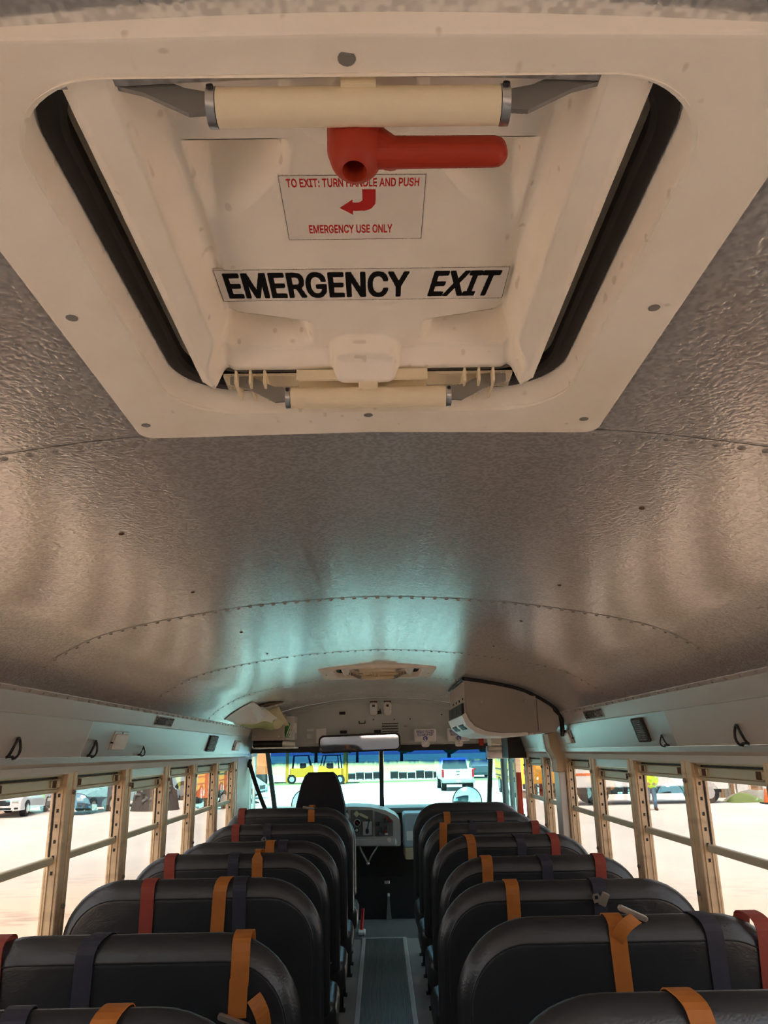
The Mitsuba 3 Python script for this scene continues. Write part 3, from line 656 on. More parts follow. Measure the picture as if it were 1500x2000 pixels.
# two small white dispensers near the top of the bulkhead
for i, (x, lab) in enumerate(((-.052, 'small silver and white rounded sensor on the bulkhead, left of the pair'), (.072, 'small white rounded sensor on the bulkhead, right of the pair'))):
    t = thing('wall_sensor', lab, 'sensor', 'pair of sensors above the bulkhead vent')
    body = rbox(.037, .060, .030, 7.031, 7.005, 'y', .008, 8)
    body.vertices[:, 0] *= np.interp(body.vertices[:, 2], [-.06, .06], [.9, 1.0]); add('body', move(body, x, 0, 1.858), 'mat_white_plastic' if i else 'mat_galvanised', t, 40)
    add('lens', bx(x-.012, x+.012, 7.0025, 7.006, 1.875, 1.895, .002), 'mat_black_gloss', t)
    add('mount', bx(x-.032, x+.032, 7.008, 7.031, 1.914, 1.926, .002), 'mat_brown', t)

# clean-up kits in clear white boxes
for i, (x, lab) in enumerate(((.395, 'white clean-up kit box with blue lettering above the windscreen, left one'), (.685, 'white clean-up kit box with blue lettering above the windscreen, half behind the grey unit'))):
    t = thing('cleanup_kit', lab, 'kit box', 'clean-up kits above the windscreen')
    add('box', bx(x-.095, x+.095, 6.955, 7.028, 1.572, 1.682, .008), 'mat_white_plastic', t)
    up = lambda m, xx, z, y=6.9535: (lambda v: (m.vertices.__setitem__(slice(None), np.stack([v[:, 0]+xx, y-v[:, 2], v[:, 1]+z], 1)), m)[1])(m.vertices.copy())
    add('lettering', up(text('BODY FLUID', .021, .15, .0006, True), x, 1.656), 'mat_ink_blue', t)
    add('lettering', up(text('CLEANUP KIT', .019, .14, .0006, True), x, 1.630), 'mat_ink_blue', t)
    ring = m3.Manifold.cylinder(.0015, .020, .020, 24) - m3.Manifold.cylinder(.01, .011, .011, 24).translate((0, 0, -.004)); rm = ring.to_mesh()
    add('emblem', up(cat_([trimesh.Trimesh(rm.vert_properties[:, :3], rm.tri_verts), bx(-.004, .016, -.003, .003, 0, .0015)]), x, 1.598), 'mat_ink_blue', t)
    add('hanger', rbox(.035, .026, .02, 6.948, 6.953, 'y', .001, 6, x, 1.553), 'mat_white_plastic', t)
    add('hanger_hook', cat_([cyl((x, 6.945, 1.575), (x, 6.950, 1.575), .012, 14), bx(x-.004, x+.004, 6.943, 6.949, 1.545, 1.585)]), 'mat_steel', t)
t = thing('fire_extinguisher_tag', 'small red hanging sleeve beside the right clean-up kit', 'red sleeve')
add('sleeve', rbox(.020, .042, .010, 6.99, 7.028, 'y', .006, 6, .885, 1.575), 'mat_red_plastic', t, 40)
add('hook', tube([(.885, 7.02, 1.63), (.885, 7.0, 1.625), (.885, 7.0, 1.61)], .004, 6), 'mat_steel', t)
t = thing('control_box', 'cream electrical box with black slot hanging at the top right corner', 'electrical box')
add('body', bx(.93, 1.10, 6.70, 6.95, 1.530, 1.70, .006), 'mat_white_paper', t)
add('slot', bx(1.055, 1.075, 6.696, 6.701, 1.60, 1.67, .002), 'mat_black', t)
add('screw', cat_([cyl((x, 6.70, z), (x, 6.695, z), .007, 10) for x, z in ((.96, 1.60), (1.03, 1.60))]), 'mat_brown', t)
t = thing('sun_visor_roll', 'pale grey roll under the cream electrical box', 'rolled visor')
add('roll', cyl((.90, 6.80, 1.475), (1.08, 6.80, 1.475), .052, 24), 'mat_galvanised', t, 50)
add('roll_end', cyl((1.078, 6.80, 1.475), (1.095, 6.80, 1.475), .054, 24), 'mat_black', t, 50)
t = thing('speaker_cover', 'black wedge shaped cover in the upper right corner with tan edge', 'corner cover')
wedge = Polygon([(1.075, 1.44), (1.15, 1.44), (1.15, 1.60), (1.12, 1.68), (1.085, 1.71), (1.075, 1.70)])
add('cover', prism(Polygon([(1.0, 1.43), (1.147, 1.43), (1.140, 1.50), (1.110, 1.585), (1.066, 1.66), (1.0, 1.66)]), 6.28, 6.60, 'y'), 'mat_black', t)
add('edge', ribbon([(1.150, 6.27, 1.42), (1.143, 6.27, 1.50), (1.114, 6.27, 1.59), (1.072, 6.27, 1.67)], (0, 1, 0), .05, .012), 'mat_beige', t)

# cabinet, pouch and flashlight bracket at the top left
t = thing('electrical_cabinet', 'grey overhead cabinet in the upper left front corner', 'cabinet')
add('body', bx(-1.07, -.80, 6.66, 7.02, 1.60, 1.815, .006), 'mat_box_grey', t)
add('side_panel', bx(-.80, -.725, 6.78, 7.02, 1.60, 1.80, .004), 'mat_galvanised', t)
add('green_pouch', bx(-.80, -.762, 6.74, 6.782, 1.625, 1.745, .008), 'mat_green', t)
for k in range(3): add('white_cord', ribbon(curve([(-.79+.015*k, 6.735, 1.63), (-.765+.016*k, 6.72, 1.69), (-.74+.012*k, 6.735, 1.735), (-.715+.004*k, 6.75, 1.68-.01*k)], 12), (.8, .0, .6), .013, .004), 'mat_white_plastic', t)
add('rivet', cat_([cyl((x, 6.66, z), (x, 6.655, z), .005, 8) for x in (-1.04, -.84) for z in (1.63, 1.79)]), 'mat_steel', t)
t = thing('black_roll', 'long black rolled bag strapped under the grey overhead cabinet', 'roll')
add('bag', cyl((-1.06, 6.72, 1.574), (-.815, 6.72, 1.574), .026, 20), 'mat_black', t, 50)
add('cuff', cyl((-.818, 6.72, 1.572), (-.715, 6.72, 1.568), .022, 20, .020), 'mat_white_plastic', t, 50)
add('tray', bx(-1.06, -.71, 6.67, 7.02, 1.535, 1.548, .003), 'mat_white_plastic', t)

# torn ceiling covering at the front left
def peel(p0, p1, lift, curl, y0, y1, key, bs, par):
    # a strip that leaves the roof sheet along its lower edge and curls into the cabin
    R_ = []
    for yy in np.linspace(y0, y1, 14):
        row = []
        for k, u in enumerate(np.linspace(0, 1, 22)):
            x = -(p0 + (p1-p0)*u); nrm = roof_normal(x); w = (yy-y0)/(y1-y0)
            d = .006 + lift*(w**curl)*math.sin(min(1, u*1.25)*math.pi*.62) + .006*math.sin(9*u+yy*7)*w
            row.append((x+nrm[0]*d, yy, roof(x)+nrm[2]*d))
        R_.append(row)
    P = np.array(R_); a, b = P.shape[:2]
    f = [[i*b+j, i*b+j+1, (i+1)*b+j+1, (i+1)*b+j] for i in range(a-1) for j in range(b-1)]
    top = mesh_(P.reshape(-1, 3), f); bot = top.copy(); bot.vertices += np.array([-.002, 0, .003])
    return add(key, cat_([top, bot]), bs, par, True)
t = thing('torn_ceiling_cover', 'torn curling ceiling cover with white and greenish layers at the front left', 'torn panel')
peel(1.045, .86, .075, 1.6, 5.35, 5.95, 'white_flap', 'mat_white_plastic', t)
peel(1.055, .86, .085, 1.1, 5.75, 6.55, 'paper_layer', 'mat_white_paper', t)
g = peel(1.06, .88, .125, .9, 6.05, 6.72, 'green_layer', 'mat_green', t); scene[g]['bsdf'] = {'type': 'ref', 'id': mat('pale_green', (.46, .52, .25), .6)}
peel(1.06, .80, .165, .8, 6.3, 6.80, 'foam_layer', 'mat_yellow_paper', t)
add('exposed_backing', cat_([cyl((-.84, 5.75, roof(.84)-.006), (-.80, 5.95, roof(.80)-.006), .07, 8)]), 'mat_brown', t)
k0 = [k for k in scene if k.startswith(t+'__exposed')][0]
pp = [(-.90, 5.62), (-.80, 5.75), (-.72, 5.98), (-.80, 6.05), (-.88, 5.92)]
scene[k0] = mikit.ply(trimesh.Trimesh([(x, y, roof(x)-.004) for x, y in pp] + [(x, y, roof(x)-.007) for x, y in pp], [[0, 1, 2], [0, 2, 3], [0, 3, 4], [5, 6, 7], [5, 7, 8], [5, 8, 9]], process=False), 'mat_brown')

# air unit under the roof at the right
t = thing('air_conditioner', 'big grey air conditioner hanging under the right side of the ceiling', 'air conditioner')
xs = np.linspace(.505, 1.02, 14)
face = Polygon([(.520, 1.665), (.555, 1.625), (.625, 1.597), (.70, 1.588), (1.02, 1.588), (1.045, 1.64), (1.02, 1.70)] + [(x, roof(x)-.022) for x in xs[::-1]] + [(.503, 1.705)])
add('body', prism(face, 4.65, 5.62, 'y'), 'mat_box_grey', t)
add('end_cover', prism(Polygon([(.925, 1.594), (1.02, 1.590), (1.05, 1.63), (1.045, 1.68), (.98, 1.745), (.925, 1.775)]), 4.636, 4.652, 'y'), 'mat_box_grey', t)
add('face_panel', prism(Polygon([(.512, 1.80), (.512, 1.71), (.530, 1.668), (.565, 1.630), (.63, 1.602), (.70, 1.594), (.92, 1.592), (.92, 1.795)]), 4.640, 4.652, 'y'), 'mat_box_grey', t)
add('foam_seal', tube([(x, 4.66, roof(x)-.012) for x in np.linspace(.505, 1.02, 20)] + [(1.045, 4.66, 1.70), (1.066, 4.66, 1.655), (1.072, 4.68, 1.61), (1.085, 4.75, 1.575)], .014, 8), 'mat_black', t, True)
add('foam_seal', tube([(.500, y, roof(.5)-.012) for y in np.linspace(4.66, 5.62, 6)], .008, 8), 'mat_black', t, True)
vent = Polygon([(.49, 1.735), (.515, 1.735), (.515, 1.68), (.54, 1.64), (.61, 1.598), (.70, 1.578), (.90, 1.578), (.90, 1.590), (.71, 1.590), (.61, 1.61), (.545, 1.65), (.52, 1.68)])
add('vent_trim', prism(Polygon([(.482, 1.690), (.505, 1.635), (.56, 1.592), (.63, 1.573), (.86, 1.572), (.86, 1.590), (.70, 1.590), (.625, 1.599), (.555, 1.628), (.520, 1.668), (.503, 1.706)]), 4.642, 5.60, 'y'), 'mat_white_plastic', t)
for a, b in ((4.72, 5.00), (5.03, 5.28), (5.31, 5.58)): add('louvre', bx(.488, .505, a, b, 1.685, 1.765, .004), 'mat_black', t)
for a in (4.78, 5.2):
    add('air_slot', rot(bx(.508, .518, a, a+.26, 1.612, 1.652, .003), -48, (0, 1, 0), (.513, a, 1.632)), 'mat_black', t)
for k in range(16): add('grille_bar', bx(.72+.014*k, .727+.014*k, 4.66, 5.5, 1.580, 1.592), 'mat_white_plastic', t)
for y in (4.75, 4.95, 5.15, 5.35): add('bolt', cyl((.5035, y, 1.79), (.498, y, 1.79), .007, 10), 'mat_black', t)
for x in (.60, .86): add('bolt', cyl((x, 4.642, 1.765), (x, 4.634, 1.765), .010, 12), 'mat_box_grey', t)
t = 'wall_right'; tag(key_for(t+'__hose_cover'), 'tan angular hose cover below the air conditioner'); t += '__hose_cover'
add('upper', prism(Polygon([(1.055, 1.585), (1.10, 1.60), (1.150, 1.50), (1.150, 1.36), (1.10, 1.36), (1.098, 1.43), (1.065, 1.50)]), 5.02, 5.15, 'y'), 'mat_beige', t)
add('side', prism(Polygon([(1.052, 1.585), (1.10, 1.60), (1.150, 1.50), (1.150, 1.355), (1.097, 1.355), (1.094, 1.43), (1.060, 1.50)]), 5.15, 5.19, 'y'), 'mat_white_plastic', t)
add('lower_channel', bx(1.105, 1.149, 5.02, 5.16, .82, 1.36, .004), 'mat_panel', t)
t = thing('grab_pole', 'red painted upright pole beside the entry door', 'pole')
add('pole', cyl((1.10, 6.46, -.28), (1.10, 6.46, 1.32), .022, 16), mat('pole_red', (.72, .10, .045), .4), t, 50)
add('foot', cyl((1.10, 6.46, -.29), (1.10, 6.46, -.27), .045, 16), 'mat_black', t)
add('collar', cyl((1.10, 6.46, .985), (1.10, 6.46, 1.01), .032, 16), 'mat_black', t)

# lamps, speakers and cable loops on the light panels
def on_panel(s, y, u):   # point at fraction u down the sloped light panel
    return np.array([s*(1.090+.040*u), y, 1.630-.131*u])
def panel_box(s, y0, y1, u0, u1, d0, d1, b=.002):
    m = bx(y0, y1, u0*.137, u1*.137, d0, d1, b); v = m.vertices.copy()
    n = np.array([-.957, -.292])
    m.vertices = np.stack([s*(1.090+.292*v[:, 1]+n[0]*v[:, 2]), v[:, 0], 1.630-.957*v[:, 1]+n[1]*v[:, 2]], 1); return m
for s, a, b, lab, dark in ((-1, 3.32, 3.50, 'pale dome lamp on the left light panel, nearest the camera', 0), (-1, 6.08, 6.35, 'dome lamp with dark edge on the left light panel near the front', 1), (1, 4.60, 4.80, 'white dome lamp with dark edge on the right light panel', 1)):
    t = thing('dome_lamp', lab, 'lamp', None)
    add('base', panel_box(s, a, b, .23, .80, 0, .006), 'mat_box_grey' if dark else 'mat_galvanised', t)
    add('lens', panel_box(s, a+.012+.03*dark, b-.008-.03*dark, .30, .78, .004, .014, .004), 'mat_white_plastic', t)
    add('screw', cat_([panel_box(s, (a+b)/2-.006, (a+b)/2+.006, .25, .285, .005, .009), panel_box(s, a-.004, a+.006, .55, .60, 0, .010)]), 'mat_black', t)
for s, a, b, lab in ((-1, 5.16, 5.40, 'long dark slotted speaker on the left light panel'), (1, 3.30, 3.44, 'black ribbed speaker on the right light panel')):
    t = thing('speaker', lab, 'speaker')
    add('housing', panel_box(s, a, b, .10, .84, 0, .012, .004), 'mat_black', t)
    for k in range(11): add('rib', panel_box(s, a+.02, b-.035, .16+.058*k, .185+.058*k, .010, .016, .001), 'mat_grey_arm', t)
for s, y, w, lab in ((-1, 2.44, 1, 'black cable hook at the lower edge of the left light panel, nearest'), (-1, 3.11, 1, 'black cable hook on the left light panel, under the pale dome lamp'), (-1, 3.76, 0, 'thin dark cable loop at the lower edge of the left light panel'), (1, 2.45, 1, 'black oval cable loop on the right light panel, nearest'), (1, 3.13, 0, 'small black cable loop on the right light panel beside the ribbed speaker')):
    t = thing('cable_loop', lab, 'cable loop', None)
    c = lambda u, dy, d: on_panel(s, y+dy, u) + d*np.array([-s*.957, 0, -.292])
    h = 1.0 if w else .7
    add('loop', tube(curve([c(.98, .0, .0), c(.98-.22*h, -.012, .014), c(1-.45*h, .0, .012), c(1-.42*h, .03, .006), c(1-.25*h, .034, .016), c(1.0, .022, .008)], 22), .0042 if w else .0028, 6), 'mat_black', t, True)
    add('anchor', panel_box(s, y-.008, y+.034, .93, .985, 0, .008), 'mat_black', t)
for s, a, b, lab in ((-1, 3.82, 4.16, 'dark EMERGENCY EXIT lettering on the left cornice'), (1, 3.82, 4.17, 'dark EMERGENCY EXIT lettering on the right cornice')):
    t = thing('exit_lettering', lab, 'sticker')
    def up_corn(m, d):
        v = m.vertices.copy(); yy = (a+b)/2 + (v[:, 0] if s < 0 else -v[:, 0]); u = .030-v[:, 1]
        m.vertices = np.stack([s*(1.0675+.345*u*1.0 - .94*(d+v[:, 2])), yy, 1.689-.94*u-.34*(d+v[:, 2])], 1); return m
    add('label', up_corn(bx(-(b-a)/2, (b-a)/2, -.023, .023, 0, .0004), .0005), 'mat_galvanised' if 0 else 'mat_box_grey', t)
    add('lettering', up_corn(text('EMERGENCY EXIT', .034, b-a-.02, .0006, True), .0012), 'mat_ink_black', t)

# driver's seat
t = thing('driver_seat', 'tall dark tapered fabric driver seat in front of the left rows', 'driver seat')
prof = Polygon([(-.215, .50), (.215, .50), (.218, .95), (.205, 1.08), (.165, 1.24), (.135, 1.31), (.105, 1.338), (-.105, 1.338), (-.135, 1.31), (-.165, 1.24), (-.205, 1.08), (-.218, .95)]).buffer(.012).buffer(-.012)
rings = []
base = np.array(prof.exterior.segmentize(.02).coords)[:-1]; cen = base.mean(0)
for ins, y in ((.5, 6.86), (.10, 6.86), (.03, 6.87), (.0, 6.90), (.0, 6.95), (.04, 6.985), (.5, 7.0)):
    rings.append(xyz(cen+(base-cen)*(1-ins), y, 'y'))
add('backrest', rot(move(loft(rings), -.505, 0, 0), 4, (1, 0, 0), (-.5, 6.9, .5)), 'mat_fabric', t, 40)
add('cushion', rbox(.24, .23, .07, .40, .52, 'z', .04, 8, -.505, 7.16), 'mat_fabric', t, 50)
add('pedestal', cat_([bx(-.66, -.35, 7.0, 7.3, 0.0, .06, .01), bx(-.60, -.41, 7.05, 7.25, .05, .41, .02)]), 'mat_black', t)
t = thing('seat_belt', 'black shoulder belt slanting down the left front corner post', 'belt')
add('strap', ribbon(curve([(-1.135, 7.0, 1.43), (-1.05, 6.98, 1.20), (-.95, 6.97, .98), (-.86, 6.98, .80)], 12), (.9, 0, .4), .034, .003), 'mat_black', t)
add('anchor', rot(rbox(.014, .035, .01, 6.97, 6.99, 'y', .004, 5, -1.13, 1.42), 15, (0, 1, 0), (-1.13, 6.98, 1.42)), 'mat_black', t)

# dashboard
t = thing('dashboard', 'grey driver dashboard with gauges, switches and round side vent', 'dashboard')
dp = Polygon([(-.62, .70), (.16, .69), (.172, .70), (.172, .87), (.165, .91), (.13, .945), (.04, .99), (-.10, 1.018), (-.25, 1.025), (-.62, 1.02)])
add('housing', prism(dp, 7.42, 7.92, 'y'), 'mat_dash_trim', t)
for P in ([(-.275, .775), (-.075, .775), (-.075, .995), (-.275, 1.0)], [(-.055, .775), (.105, .775), (.105, .90), (.06, .945), (-.055, .985)], [(-.60, .775), (-.295, .775), (-.295, 1.0), (-.60, 1.0)]):
    add('inset_panel', prism(Polygon(P), 7.412, 7.425, 'y'), 'mat_dash', t)
cy = lambda x, z, r, d=.012, n=18: cyl((x, 7.414, z), (x, 7.414-d, z), r, n)
add('gauge', cy(-.215, .89, .030), 'mat_white_plastic', t); add('gauge_face', cy(-.215, .89, .025, .0135), 'mat_ink_black', t)
add('gauge_mark', cat_([rot(bx(-.235, -.195, 7.398, 7.401, .886, .893), 35, (0, 1, 0), (-.215, 7.4, .89))]), 'mat_tail_red', t)
add('gauge', cy(-.22, .83, .020), 'mat_black', t); add('knob', cy(-.22, .83, .012, .022), 'mat_white_plastic', t)
add('gauge', cy(-.315, .945, .03), 'mat_white_plastic', t)
add('sticker', rot(bx(-.24, -.20, 7.408, 7.413, .945, .985), 45, (0, 1, 0), (-.22, 7.41, .965)), 'mat_yellow_paper', t)
add('sticker', rot(bx(-.195, -.115, 7.405, 7.413, .935, .957), 25, (0, 1, 0), (-.155, 7.41, .946)), 'mat_yellow_paper', t)
add('shift_plate', bx(-.165, -.085, 7.405, 7.413, .785, .90), 'mat_galvanised', t)
add('shift_lever', cat_([tube([(-.11, 7.41, .91), (-.11, 7.37, .90), (-.125, 7.35, .83)], .009, 8), hull([((-.125, 7.35, .84), .016), ((-.128, 7.35, .82), .018)], 12) and rbox(.014, .02, .01, 7.34, 7.36, 'y', .005, 4, -.126, .825)]), 'mat_black_gloss', t)
for x, z in ((-.04, .88), (-.015, .88), (.005, .83), (-.02, .80), (.035, .90), (.05, .85)):
    add('switch', bx(x-.008, x+.008, 7.395, 7.413, z-.016, z+.016, .003), 'mat_black_gloss', t)
for x, z in ((.055, .925), (.08, .90)): add('knob', cy(x, z, .012, .02), 'mat_red_plastic', t)
add('knob', cy(.04, .815, .012, .02), 'mat_red_plastic', t)
add('switch_plate', bx(.03, .06, 7.408, 7.413, .785, .80), 'mat_white_plastic', t)
add('lower_strip', bx(-.30, .13, 7.408, 7.424, .70, .755, .004), 'mat_galvanised', t)
add('key_switch', cy(.07, .745, .018, .02), 'mat_chrome', t)
add('side_vent', cat_([cyl((.172, 7.60, .81), (.178, 7.60, .81), .035, 20)]), 'mat_dash', t)
add('vent_hole', cyl((.172, 7.55, .81), (.180, 7.55, .81), .025, 20), 'mat_black', t)
t = thing('heater_box', 'pale blue grey heater box to the right of the dashboard', 'heater box')
add('case', bx(.20, .62, 7.55, 7.92, .66, .95, .015), mat('heater', (.36, .44, .50), .5), t)
add('lower_case', bx(.21, .60, 7.56, 7.9, .56, .66, .01), 'mat_beige', t)
add('label', bx(.23, .29, 7.546, 7.551, .72, .80), 'mat_white_plastic', t)
t = thing('engine_cover', 'black rubber engine cover standing on the floor below the dashboard', 'engine cover')
add('cover', prism(Polygon([(7.98, 0), (8.38, 0), (8.38, .62), (8.25, .60), (8.05, .42), (7.98, .36)]), -.40, .55, 'x'), 'mat_black', t)
add('firewall', bx(-1.19, 1.19, 8.38, 8.42, 0.0, .92), 'mat_black', t)
add('latch', bx(.02, .07, 7.97, 7.982, .30, .33, .002), 'mat_steel', t)
t = thing('wheel_chock', 'thin grey wedge leaning on the floor in front of the engine cover', 'wedge')
add('wedge', loft([np.array([(.035, 7.93, .002), (.085, 7.93, .002), (.085, 7.97, .002), (.035, 7.97, .002)]), np.array([(.050, 7.95, .20), (.066, 7.95, .20), (.066, 7.965, .20), (.050, 7.965, .20)])]), 'mat_dash', t)
add('tip', bx(.047, .069, 7.946, 7.968, .195, .225, .004), 'mat_white_plastic', t)
t = thing('hand_lever', 'red handled lever on the floor at the end of the aisle', 'lever')
add('grip', tube([(-.185, 7.42, .03), (-.178, 7.44, .10), (-.172, 7.45, .19)], .014, 8), mat('bright_red', (.75, .03, .03), .4), t, True)
add('base', bx(-.21, -.15, 7.30, 7.46, 0.006, .03, .006), 'mat_white_paper', t)
t = thing('pedal_rods', 'bent metal rods hanging under the dashboard', 'rods')
add('rod', tube([(-.21, 7.7, .685), (-.19, 7.75, .62), (-.13, 7.85, .50)], .010, 8), 'mat_grey_arm', t)
add('rod', tube([(-.13, 7.85, .50), (-.10, 7.80, .56), (-.04, 7.75, .65), (-.04, 7.7, .68)], .007, 8), 'mat_steel', t)
add('joint', trimesh.creation.icosphere(2, .016).apply_translation((-.13, 7.85, .50)), 'mat_chrome', t, True)
add('red_cable', tube(curve([(-.27, 7.6, .68), (-.275, 7.62, .60), (-.27, 7.64, .52), (-.29, 7.68, .42)], 10), .008, 6), 'mat_red_plastic', t, True)

# ------------------------------------------------------------------ this bus's own nose and its round mirrors
G = -0.95
t = thing('bus_hood', 'yellow bus hood below the windscreen', 'hood')
add('hood', loft([xyz(rrect(.80-.10*k, .42-.01*k, .20, 6, 0, .18), 8.45+.42*k, 'y') for k in range(4)]), 'mat_machine_yellow', t, 40)
for sx, lab in ((-1, 'round convex mirror ahead of the windscreen, left one behind the driver seat'), (1, 'round convex mirror ahead of the windscreen, right one below the white pickup')):
    t = thing('convex_mirror', lab, 'mirror', 'round mirrors on the bus nose')
    x = -.82 if sx < 0 else .95
    prof_ = [(0.001, -.055), (.06, -.050), (.11, -.033), (.15, -.006), (.157, .003)]
    a = np.arange(32)*2*math.pi/32
    dm = loft([np.stack([x+r*np.cos(a), 9.0+y+0*a, .955+r*np.sin(a)], 1) for r, y in prof_])
    add('glass', dm, 'mat_mirror', t, 60)
    add('rim', tube([(x+.158*math.cos(q), 9.0+.004, .955+.158*math.sin(q)) for q in np.linspace(0, 2*math.pi, 36)], .006, 6), 'mat_black', t, True)
    add('shell', loft([np.stack([x+r*np.cos(a), 9.0+y+0*a, .955+r*np.sin(a)], 1) for r, y in ((.156, .006), (.12, .06), (.001, .09))]), 'mat_black', t, 60)
    add('arm', tube([(x, 9.08, .955), (x-.1*sx, 9.15, .70), (x-.25*sx, 9.0, .62)], .014, 8), 'mat_black', t)

# ------------------------------------------------------------------ vehicles and things in the lot
def taper(m, z0, z1, k, w):
    m.vertices[:, 0] *= 1 - k*np.clip((m.vertices[:, 2]-z0)/(z1-z0), 0, 1); return m
def place(x, y, deg): return T().translate([x, y, G]).rotate([0, 0, 1], deg)
def wheel(t, M, x, y, r, w=.24):
    s = 1 if x > 0 else -1
    k = add('wheel', cyl((x-s*w, y, r), (x, y, r), r, 24), 'mat_tyre', t, 40, M)
    add('rim', cyl((x-s*.02, y, r), (x+s*.006, y, r), r*.58, 16), 'mat_steel', k, 40, M)
def car(name, label, cat, M, color, L=4.8, W=1.86, Hh=1.45, detail=True):
    t = thing(name, label, cat); h = L/2; w = W/2; f = Hh/1.45
    body = Polygon([(-h, .30), (-h, .68), (-h+.25, .84), (-h+1.35, .98*f), (-h+2.05, 1.41*f), (.9, Hh), (1.75, 1.10*f), (h-.05, 1.0*f), (h, .5), (h-.05, .28)]).buffer(.05).buffer(-.05)
    b = prism(body, -w, w, 'x'); add('body', taper(b, .9*f, Hh, .24, w), color, t, 30, M)
    g = prism(Polygon([(-h+1.62, .99*f), (-h+2.12, 1.34*f), (.85, 1.38*f), (1.5, 1.04*f)]), -w-.006, w+.006, 'x'); add('side_glass', taper(g, .9*f, Hh, .24, w), 'mat_car_glass', t, False, M)
    ws = loft([np.array([(-w*.86, -h+1.36, .985*f), (w*.86, -h+1.36, .985*f), (w*.86, -h+1.40, .985*f), (-w*.86, -h+1.40, .985*f)]), np.array([(-w*.72, -h+2.0, 1.385*f), (w*.72, -h+2.0, 1.385*f), (w*.72, -h+2.05, 1.385*f), (-w*.72, -h+2.05, 1.385*f)])])
    add('windscreen', ws, 'mat_car_glass', t, False, M)
    for x in (-w-.005, w+.005):
        for y in (-h+.95, h-1.0): wheel(t, M, x, y, .34*max(1, f*.95))
    add('grille', bx(-.48, .48, -h-.015, -h+.02, .50, .72, .02), 'mat_black', t, False, M)
    add('bumper_intake', bx(-.55, .55, -h-.012, -h+.02, .32, .42, .02), 'mat_black', t, False, M)
    for s in (-1, 1):
        add('headlight', bx(*sorted((s*.54, s*.86)), -h-.012, -h+.10, .58, .73, .03), 'mat_chrome', t, False, M)
        add('fog_light', bx(*sorted((s*.66, s*.84)), -h-.012, -h+.03, .34, .43, .02), 'mat_black', t, False, M)
        add('tail_light', bx(*sorted((s*.55, s*.86)), h-.04, h+.012, .72, .88, .02), 'mat_tail_red', t, False, M)
    return t
car('sedan', 'white sedan facing the bus beyond the nearest left window', 'car', place(-16.6, 37.5, 6), 'mat_car_white')
car('van', 'pale blue van parked just right of the white sedan', 'van', place(-18.6, 47, 15), 'mat_car_blue', 5.0, 1.95, 2.1)
car('hatchback', 'dark small car between the pale blue vans', 'car', place(-13.6, 37.9, -10), 'mat_car_dark', 3.6, 1.7, 1.5)
car('van', 'long pale blue van beyond the second left window', 'van', place(-13.2, 42.3, 78), 'mat_car_blue', 5.0, 1.95, 2.3)
car('van', 'pale blue van with dark lower side beyond the far left windows', 'van', place(-9.4, 47, 80), 'mat_car_blue', 5.4, 1.95, 2.3)
car('car', 'small dark car right of the white pickup in the far lot', 'car', place(9.0, 74, 180), 'mat_car_dark', 4.4, 1.8, 1.5)
car('van', 'grey van with red lamps beyond the entry door side windows', 'van', place(10.5, 47, 180), 'mat_steel', 5.0, 1.95, 2.2)

# white pickup seen from behind
M = place(4.85, 50.7+2.7, 0)
t = thing('pickup_truck', 'white pickup truck seen from behind through the right windscreen', 'pickup truck')
cab = prism(Polygon([(-.6, .65), (-.6, 1.15), (-.45, 1.95), (.9, 1.95), (1.5, 1.25), (2.7, 1.15), (2.7, .6)]), -.98, .98, 'x'); add('cab', taper(cab, 1.15, 1.95, .17, 1), 'mat_car_white', t, 30, M)
add('bed', cat_([bx(-1.0, 1.0, -2.6, -.62, .65, .85), bx(-1.0, -.9, -2.6, -.62, .65, 1.32, .02), bx(.9, 1.0, -2.6, -.62, .65, 1.32, .02)]), 'mat_car_white', t, False, M)
tg = add('tailgate', bx(-.90, .90, -2.68, -2.60, .68, 1.30, .03), 'mat_car_white', t, False, M)
add('handle', bx(-.12, .12, -2.70, -2.67, 1.12, 1.19, .01), 'mat_grey_arm', tg, False, M)
add('badge', bx(-.09, .09, -2.70, -2.67, .93, .99, .02), 'mat_car_dark', tg, False, M)
add('rear_window', taper(prism(Polygon([(-.63, 1.25), (-.50, 1.82), (-.45, 1.82), (-.55, 1.25)]), -.86, .86, 'x'), 1.15, 1.95, .17, 1), 'mat_car_glass', t, False, M)
for s in (-1, 1): add('tail_light', bx(*sorted((s*.88, s*1.01)), -2.69, -2.50, .82, 1.28, .02), 'mat_tail_red', t, False, M)
add('bumper', bx(-1.02, 1.02, -2.90, -2.62, .48, .68, .04), 'mat_steel', t, False, M)
add('licence_plate', bx(-.16, .16, -2.92, -2.89, .52, .66), 'mat_white_plastic', t, False, M)
for x in (-1.0, 1.0):
    for y in (-1.7, 1.8): wheel(t, M, x, y, .40, .30)
add('undercarriage', bx(-.85, .85, -2.5, 2.5, .38, .66, .02), 'mat_black', t, False, M)

